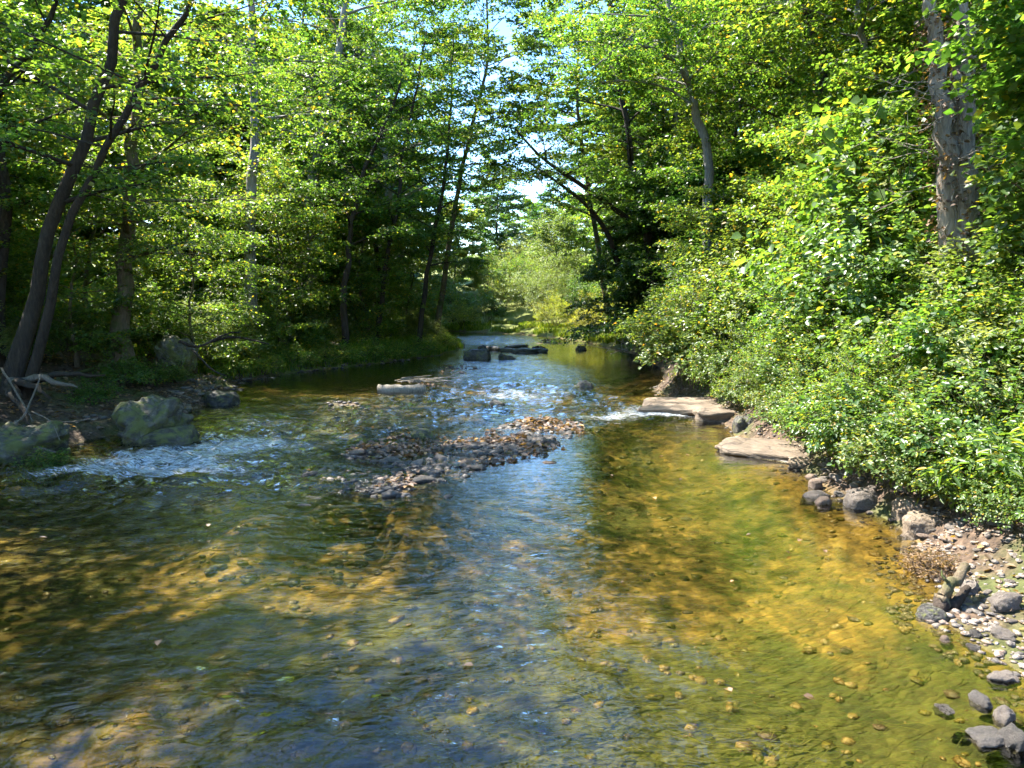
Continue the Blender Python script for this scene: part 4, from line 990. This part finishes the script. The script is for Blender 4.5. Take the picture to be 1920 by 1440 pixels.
rock_thing('flat_rock', 'large smooth tan ledge sloping into the riffle under the overhanging shrub', 'rock_tan', 1312, 776, 3.2, .26, 2.6, 23, box=0.7, lump=0.3, sub=5, tilt=(0.02, -0.07), rot=-.25)
rock_thing('wet_rock', 'dark upright rock behind the long flat slab', 'rock_dark', 1398, 815, .45, .40, .4, 24)
rock_thing('flat_rock', 'brown undercut ledge behind the long flat slab', 'rock_tan', 1370, 792, 1.6, .3, 1.0, 25, box=0.6)
rock_thing('shore_rock', 'brown angular rock at the right shore, upper of two', 'rock_tan', 1715, 985, .42, .32, .4, 26, box=0.7)
rock_thing('shore_rock', 'brown angular rock at the right shore, lower of two', 'rock_tan', 1740, 1012, .45, .30, .4, 27, box=0.7)
rock_thing('shore_rock', 'largest pale rounded stone in the shore cluster', 'cobble_pale', 1625, 955, .50, .24, .36, 28)
rock_thing('shore_rock', 'flat grey stone lying in the water left of the shore cluster', 'cobble_pale', 1535, 934, .42, .08, .26, 29)
rock_thing('shore_rock', 'dark flat stone in the water below the flat grey one', 'cobble_brown', 1548, 946, .28, .08, .2, 30)
rock_thing('shore_rock', 'small brown stone standing in the water off the slab', 'cobble_brown', 1532, 916, .22, .14, .2, 31)
rock_thing('shore_rock', 'smooth black stone in the water below the dead branch stub', 'rock_dark', 1756, 1164, .28, .11, .2, 32, lump=.15, box=1, rot=-.4)
rock_thing('shore_rock', 'small black stone touching the dead branch stub', 'rock_dark', 1742, 1148, .2, .07, .12, 33, lump=.2, box=1)
for i, (u, v, w, h, mt, lab) in enumerate([(1890, 1285, .22, .08, 'cobble_pale', 'flat pale stone on the near right shallows'), (1845, 1330, .15, .09, 'cobble_dark', 'round dark grey stone in the near right shallows'), (1775, 1342, .17, .04, 'cobble_dark', 'flat blue-black stone in the near right shallows'), (1890, 1362, .16, .11, 'cobble_pale', 'pink-grey stone at the bottom right'),
                                            (1865, 1405, .27, .08, 'cobble_dark', 'large dark stone at the bottom right corner'), (1915, 1412, .2, .14, 'cobble_dark', 'grey rounded stone in the bottom right corner'), (1775, 1208, .11, .05, 'cobble_brown', 'small brown stone alone in the right shallows'), (1830, 1222, .13, .04, 'cobble_dark', 'thin dark stone in the right shallows'),
                                            (1832, 1195, .1, .05, 'cobble_dark', 'small round grey stone in the right shallows'), (1888, 1200, .19, .07, 'cobble_pale', 'pale flat stone at the gravel edge'), (1825, 1110, .17, .1, 'cobble_pale', 'pale grey stone right of the dead branch stub'), (1895, 1142, .26, .12, 'cobble_pale', 'large cream stone on the right gravel')]):
    rock_thing('shore_rock', lab, mt, u, v, w, h, w * .75, 40 + i, z=max(-.03, min(0.1, H(*gp(u, v)[:2]))), lump=.55, box=.8, sub=4, reach=False, rot=rz())

# cobbles: the largest as things, the small ones as one gravel mass
rngc = np.random.default_rng(77)
CM = {k: [rock_mesh(60 + i, k, 2, 0.5, 1.0, 0.8) for i in range(4)] for k in ('cobble_dark', 'cobble_brown', 'cobble_pale')}
def in_poly_points(poly, n, grow=0.0):
    a = np.array(poly); lo, hi = a.min(0) - grow, a.max(0) + grow; out = []
    while len(out) < n:
        p = lo + (hi - lo) * rngc.random((400, 2)); d = polydist(p[:, 0], p[:, 1], poly)
        out += [tuple(q) for q in p[d < grow]]
    return out[:n]
def scatter_cobbles(pts, kinds, probs, lo, hi, name, label, group, cat='cobble'):
    for (x, y) in pts:
        k = rngc.choice(kinds, p=probs); s = lo + (hi - lo) * rngc.random() ** 2.2
        sx, sy, sz = s * rngc.uniform(.9, 1.4), s * rngc.uniform(.7, 1.0), s * rngc.uniform(.30, .50)
        o = link(name, CM[k][rngc.integers(4)], None, (x, y, H(x, y) + sz * 0.3), (rngc.normal(0, .12), rngc.normal(0, .12), rngc.uniform(0, 6.28)), (sx, sy, sz))
        tag(o, label, cat, group)
scatter_cobbles(in_poly_points(BARS[0][0], 140, 0.1) + in_poly_points(BARS[0][0], 60, 1.5), ['cobble_dark', 'cobble_brown', 'cobble_pale'], [.74, .2, .06], .06, .17, 'cobble', 'rounded dark cobble lying on the midstream gravel bar', 'cobbles of the gravel bar')
RS = [p for p in [(shore_r(np.array([y]))[0] + rngc.uniform(-0.1, 1.1) * (1 if y < 8 else .35), y) for y in np.concatenate([rngc.uniform(4.0, 8.2, 85), rngc.uniform(8.2, 12.5, 35)])]]
scatter_cobbles(RS, ['cobble_pale', 'cobble_brown', 'cobble_dark'], [.62, .25, .13], .04, .11, 'shore_cobble', 'small rounded stone on the gravel of the right shore', 'stones of the right shore')

def gravel(name, pts, lo, hi, mats, probs, label, rise=.4):
    ic = bmesh.new(); bmesh.ops.create_icosphere(ic, subdivisions=1, radius=1.0)
    V0 = np.array([v.co[:] for v in ic.verts]); F0 = np.array([[v.index for v in f.verts] for f in ic.faces]); ic.free()
    P = np.array(pts); N = len(P); z = ground_z(P[:, 0], P[:, 1])
    s = lo + (hi - lo) * rngc.random(N) ** 1.8
    a = rngc.uniform(0, 6.28, N); c, sn = np.cos(a), np.sin(a)
    sc = np.stack([s * rngc.uniform(.9, 1.4, N), s * rngc.uniform(.7, 1, N), s * rngc.uniform(.32, .55, N)], -1)
    V = V0[None] * sc[:, None] * (1 + rngc.normal(0, .17, (N, len(V0), 1)))
    X = V[..., 0] * c[:, None] - V[..., 1] * sn[:, None]; Y = V[..., 0] * sn[:, None] + V[..., 1] * c[:, None]
    V = np.stack([X + P[:, :1], Y + P[:, 1:2], V[..., 2] + (z + sc[:, 2] * rise)[:, None]], -1).reshape(-1, 3)
    F = (F0[None] + (np.arange(N) * len(V0))[:, None, None]).reshape(-1, 3)
    mi = np.repeat(rngc.choice(len(mats), N, p=probs), len(F0))
    o = link(name, mesh(name, V, None, F, [M[m] for m in mats], None, True, mi))
    tag(o, label, 'gravel', kind='stuff')
gp_pts = in_poly_points(BARS[0][0], 3000, 0.25) + in_poly_points(BARS[0][0], 1500, 1.8)
for poly, top in BARS[1:]: gp_pts += in_poly_points(poly, 190, 0.5)
gravel('gravel', gp_pts, .02, .105, ['cobble_dark', 'cobble_brown', 'cobble_pale'], [.68, .25, .07], 'small dark stones packed on the midstream gravel bars')
sg = [(float(shore_r(np.array([y]))[0]) + rngc.uniform(-0.7, 2.3) * (1 if y < 8.2 else .4), y) for y in np.concatenate([rngc.uniform(3.2, 8.4, 3200), rngc.uniform(8.4, 24, 900)])]
gravel('shore_gravel', sg, .015, .055, ['cobble_pale', 'cobble_brown', 'cobble_dark'], [.55, .3, .15], 'pale small stones strewn along the right shore')
ub = [(rngc.uniform(-9, 4.8), 3 + 20 * rngc.random() ** 1.4) for _ in range(4200)]
gravel('bed_stones', ub, .015, .085, ['cobble_amber', 'cobble_amber2', 'cobble_brown'], [.5, .35, .15], 'amber stones under water on the stream bed', .0)
lbk = [(float(shore_l(np.array([y]))[0]) + rngc.uniform(-1.0, .5), y) for y in rngc.uniform(12, 36, 700)]
gravel('bank_stones', lbk, .03, .14, ['cobble_dark', 'cobble_brown', 'cobble_pale'], [.6, .3, .1], 'small stones along the foot of the left bank')

# ------------------------------------------------------------------ dead leaves, grass, weed
def flat_leaves(name, pts, size, mat, label, lift=0.02, tilt=0.35, six=True, zs=None):
    P = np.array(pts); N = len(P); rng = np.random.default_rng(len(name) + N)
    z = ground_z(P[:, 0], P[:, 1]) + lift * (0.4 + rng.random(N)) if zs is None else zs
    a = rng.uniform(0, 6.28, N)
    ax = np.stack([np.cos(a), np.sin(a), rng.normal(0, .25, N)], -1); nr = np.array([0, 0, 1.0]) + rng.normal(0, tilt, (N, 3))
    o = link(name, leaf_mesh(name, np.concatenate([P, z[:, None]], 1), ax, nr, size * rng.uniform(.6, 1.3, N), 0.65, rng, M[mat], rng.random(N), six))
    tag(o, label, 'leaves', kind='stuff')
lb = [p for p in in_poly_points(BARS[0][0], 2600, 0.1) if (vn(np.array([p[0] * 1.1]), np.array([p[1] * 1.1]), seed=71)[0] + 0.25 * (p[1] - 14.2) > 0.0)]
for poly, top in BARS[2:4]: lb += in_poly_points(poly, 70, 0.1)
flat_leaves('bar_leaves', lb, .12, 'leaf_dry', 'brown fallen leaves caught on the gravel bar', 0.07)
ll = [(float(shore_l(np.array([y]))[0]) - 0.3 - 13 * rngc.random() ** 1.2, y) for y in rngc.uniform(11, 36, 9000)]
flat_leaves('bank_leaf_litter', ll, .12, 'leaf_dry', 'brown leaf litter on the shaded left bank', 0.03)
rl = [(float(shore_r(np.array([y]))[0]) + 0.2 + 4 * rngc.random(), y) for y in rngc.uniform(4, 24, 3500)]
flat_leaves('shore_leaf_litter', rl, .09, 'leaf_dry', 'dry leaves and litter under the right bank shrubs', 0.03)
fl = [(rngc.uniform(-8, 4.2), rngc.uniform(4, 20)) for _ in range(70)]
flat_leaves('floating_leaves', fl, .08, 'leaf_dry', 'few fallen leaves drifting on the water', zs=np.full(70, 0.012), tilt=0.05)

def grass(name, pts, h, mat, label, wd=0.012, lean=0.5):
    P = np.array(pts); N = len(P); rng = np.random.default_rng(N)
    z = ground_z(P[:, 0], P[:, 1]); a = rng.uniform(0, 6.28, N); hh = h * rng.uniform(.5, 1.3, N)
    dx, dy = np.cos(a), np.sin(a); b = np.stack([P[:, 0], P[:, 1], z - .02], -1); s = np.stack([-dy, dx, 0 * dx], -1) * wd
    ln = lean * rng.uniform(.3, 1.2, N)
    m1 = b + np.stack([dx * ln * hh * .35, dy * ln * hh * .35, hh * .62], -1); tp = b + np.stack([dx * ln * hh, dy * ln * hh, hh * (1 - .25 * ln)], -1)
    V = np.stack([b - s, b + s, m1 + s * .8, m1 - s * .8, tp], 1).reshape(-1, 3); i = (np.arange(N) * 5)[:, None]
    o = link(name, mesh(name, V, i + np.array([[0, 1, 2, 3]]), i + np.array([[3, 2, 4]]), [M[mat]], {'rnd': np.repeat(rng.random(N), 5), 'clump': np.repeat(0.5 + .5 * vn(P[:, 0], P[:, 1], seed=4), 5)}))
    tag(o, label, 'grass', kind='stuff')
lg = [(float(shore_l(np.array([y]))[0]) - 0.15 - 4.0 * rngc.random() ** 1.3, y) for y in rngc.uniform(24.5, 58, 26000)]
grass('bank_grass', lg, .34, 'grass', 'bright green grass on the left bank and point', .014)
fg = [(float(shore_r(np.array([y]))[0]) + 0.3 + 6.5 * rngc.random() ** 1.2, y) for y in rngc.uniform(42, 68, 20000)]
fg = [p for p in fg if vn(np.array([p[0] * .7]), np.array([p[1] * .5]), seed=88)[0] > -.35]
grass('far_grass', fg, .36, 'grass', 'yellow-green grass on the far right bank', .022)
fg2 = [(float(shore_l(np.array([y]))[0]) - 0.2 - 4 * rngc.random(), y) for y in rngc.uniform(55, 66, 5000)]
grass('bend_grass', fg2, .36, 'grass', 'yellow-green grass on the left of the far bend', .022)
rgp = [(float(shore_r(np.array([y]))[0]) + 0.5 + 3.0 * rngc.random(), y) for y in rngc.uniform(8, 25, 5000)]
grass('shore_grass', rgp, .2, 'grass', 'grass tufts under the right bank shrubs', .010)

# water weed streaming under the surface
def water_weed():
    rng = np.random.default_rng(9); N = 800
    cs = [gp(1400, 1130), gp(1500, 1220), gp(1330, 1290), gp(1600, 1340), gp(1180, 1250), gp(1520, 1110), gp(1450, 1390), gp(1250, 1100), gp(300, 1080), gp(150, 1000)]
    c = np.array(cs)[rng.integers(len(cs), size=N)]
    P = c[:, :2] + rng.normal(0, .75, (N, 2)); L = rng.uniform(.15, .5, N)
    a = rad(-160) + 0.5 * vn(P[:, 0] * .9, P[:, 1] * .9, seed=3) + rng.normal(0, .12, N)
    z0 = ground_z(P[:, 0], P[:, 1]); ok = z0 < -0.12
    P, L, a, z0 = P[ok], L[ok], a[ok], z0[ok]; N = len(P)
    dx, dy = np.cos(a), np.sin(a); sd = np.stack([-dy, dx, 0 * dx], -1) * .005
    ph = rng.uniform(0, 6, N); rows = []
    for k in range(5):
        t = k / 4
        w = 0.05 * np.sin(ph + t * 5) * t
        rows.append(np.stack([P[:, 0] + dx * L * t - dy * w, P[:, 1] + dy * L * t + dx * w, np.minimum(z0 + 0.03 + (0.05 * math.sin(t * 2.4)) * (0.5 + .8 * rng.random(N)), -0.05)], -1))
    V = np.stack([r + s * sd * (1 - .6 * k / 4) for k, r in enumerate(rows) for s in (-1, 1)], 1).reshape(-1, 3)
    i = (np.arange(N) * 10)[:, None]
    Q = np.concatenate([i + np.array([[2 * k, 2 * k + 1, 2 * k + 3, 2 * k + 2]]) for k in range(4)])
    o = link('water_weed', mesh('water_weed', V, Q, None, [M['weed']], {'rnd': np.repeat(rng.random(N), 10), 'clump': np.repeat(rng.random(N), 10)}))
    tag(o, 'dark green weed streaming with the current under the water', 'water weed', kind='stuff')
water_weed()

# ------------------------------------------------------------------ dead wood
def stick(name, label, paths, mat, cat='branch', sides=7, part=None, group=None):
    """paths: list of (points, r0, r1); one piece of dead wood"""
    b = B(); rng = np.random.default_rng(len(label))
    for pts, r0, r1 in paths:
        n = max(8, len(pts) * 4); P = smoothpath(pts, n); P[1:-1] += rng.normal(0, r0 * 0.18, (n - 2, 3))
        b.tube(P, np.linspace(r0, r1, n), sides, True, 0.12, rng)
    o = link(name, b.build(name, [M[mat]]))
    return tag(o, label, cat, group)
g0, g1 = gp(710, 738), gp(797, 738)
b = B(); rng = np.random.default_rng(3)
P = smoothpath([(g0[0], g0[1], .10), ((g0[0] + g1[0]) / 2, g0[1] - .05, .13), (g1[0], g1[1] + .1, .11)], 12)
b.tube(P, np.linspace(.17, .15, 12) * (1 + .04 * rng.normal(size=12)), 14, True, .12, rng)
tag(link('log', b.build('log', [M['wood_dead']])), 'pale weathered log lying in midstream', 'log')
A = lambda u, v, z: gp(u, v, z)
stick('dead_branch', 'forked pale dead branch on the boulder at the left edge', [([at(2, 690, 14.0), at(30, 735, 13.8), at(52, 770, 13.6), at(60, 790, 13.5)], .022, .012), ([at(30, 790, 13.4), at(25, 815, 13.2), at(42, 835, 13.0), at(50, 870, 12.9)], .035, .05), ([at(48, 838, 13.0), at(70, 838, 12.9), at(105, 848, 12.8)], .03, .012), ([at(30, 792, 13.4), at(48, 775, 13.5), at(78, 700, 14.0)], .03, .012), ([at(60, 772, 13.4), at(95, 790, 13.2), at(112, 825, 12.9)], .015, .006), ([at(0, 850, 12.9), at(40, 852, 12.8), at(108, 862, 12.6)], .015, .008)], 'wood_grey')
stick('dead_branch', 'thin stick across the dark hollow left of the mossy boulder', [([at(85, 795, 14.4), at(140, 790, 14.6), at(190, 782, 14.8)], .018, .01)], 'wood_grey')
stick('dead_branch', 'thin pale stick lying on the bank above the dark wet rock', [([at(315, 732, 18.2), at(345, 742, 18.0), at(365, 750, 17.6)], .02, .008)], 'wood_grey')
for lab, pts, r in [('fallen branch behind the green mossy boulder', [(335, 640, 20.5), (372, 650, 20.6), (420, 628, 21), (452, 622, 21.4)], .05),
                    ('low fallen branch right of the green mossy boulder', [(360, 655, 19.8), (395, 690, 19.2), (425, 706, 19)], .035),
                    ('reddish fallen limb under the left shrubs', [(395, 640, 22.5), (440, 632, 22.8), (505, 645, 23)], .06)]:
    stick('fallen_branch', lab, [([at(*p) for p in pts], r, r * .4)], 'bark_dark')
s0, s1, s2 = A(1812, 1062, .32), A(1785, 1095, .24), A(1768, 1118, .12)
stick('dead_branch_stub', 'lichen-covered dead branch stub with a dark broken end at the right shore', [([s0, s1, s2], .045, .055), ([s2, A(1772, 1130, .06), A(1782, 1150, -.05)], .05, .06), ([s2, A(1752, 1116, .10)], .035, .02), ([s1, A(1770, 1085, .3), A(1765, 1070, .36)], .018, .008)], 'bark_brown', sides=9)
stick('root_mass', 'dark wet root mass under the dead branch stub', [([A(1765, 1128, .05), A(1762, 1142, .03), A(1775, 1152, -.04)], .07, .05), ([A(1785, 1135, .06), A(1805, 1115, .08), A(1822, 1092, .06)], .05, .03), ([A(1770, 1120, .08), A(1790, 1140, .02), A(1800, 1150, -.03)], .05, .03)], 'wood_wet', cat='root')
stick('forked_twig', 'forked bare twig standing in the right gravel', [([A(1812, 1108, .05), A(1810, 1085, .16), A(1808, 1070, .25)], .008, .005), ([A(1812, 1108, .05), A(1830, 1098, .13), A(1822, 1080, .2)], .007, .004)], 'wood_dead', cat='twig', sides=5)
# brush pile at the pool's right bank
rng = np.random.default_rng(12); paths = []
c = np.array(A(1190, 662, .15))
for k in range(26):
    d = np.array([rng.normal(-.3, .8), rng.normal(-.1, .5), abs(rng.normal(.5, .4))]); p = c + np.array([rng.normal(0, .8), rng.normal(0, .5), 0]); L = rng.uniform(.7, 2.0)
    paths.append(([p, p + d * L * .5 + rng.normal(0, .08, 3), p + d * L], .03, .008))
stick('brush_pile', 'grey-brown tangle of dead brush at the right bank of the pool', paths, 'wood_dead', 'brush', 5)
rng = np.random.default_rng(13); paths = []
c = np.array(A(785, 716, .05))
for k in range(22):
    a = rng.normal(0, .5); L = rng.uniform(.4, 1.3); p = c + np.array([rng.normal(0, .55), rng.normal(0, .4), abs(rng.normal(0, .06))])
    paths.append(([p, p + np.array([math.cos(a), math.sin(a) * .5, .08]) * L * .5, p + np.array([math.cos(a), math.sin(a) * .5, rng.normal(.05, .1)]) * L], .018, .006))
stick('driftwood_pile', 'small driftwood pile caught behind the weathered log', paths, 'wood_dead', 'driftwood', 5)
stick('drift_branch', 'short dark branch floating beyond the far ledge', [([A(1000, 652, .08), A(1010, 651, .08), A(1022, 653, .05)], .09, .05)], 'wood_wet')
for i in range(16):
    rng = np.random.default_rng(200 + i)
    y = rng.uniform(6.0, 13); x = float(shore_r(np.array([y]))[0]) + rng.uniform(.5, 2.0); z = H(x, y) + .05
    a = rng.uniform(0, 6.28); L = rng.uniform(.5, 1.4)
    stick('fallen_twig', 'bare grey twig tangled in the low growth of the right shore', [([(x, y, z), (x + math.cos(a) * L * .5, y + math.sin(a) * L * .5, z + .25), (x + math.cos(a) * L, y + math.sin(a) * L, z + rng.uniform(.1, .7))], .012, .004)], 'wood_dead', 'twig', 5, group='bare twigs of the right shore')

print('TRIS', sum(len(me.loops) - 2 * len(me.polygons) for me in bpy.data.meshes))
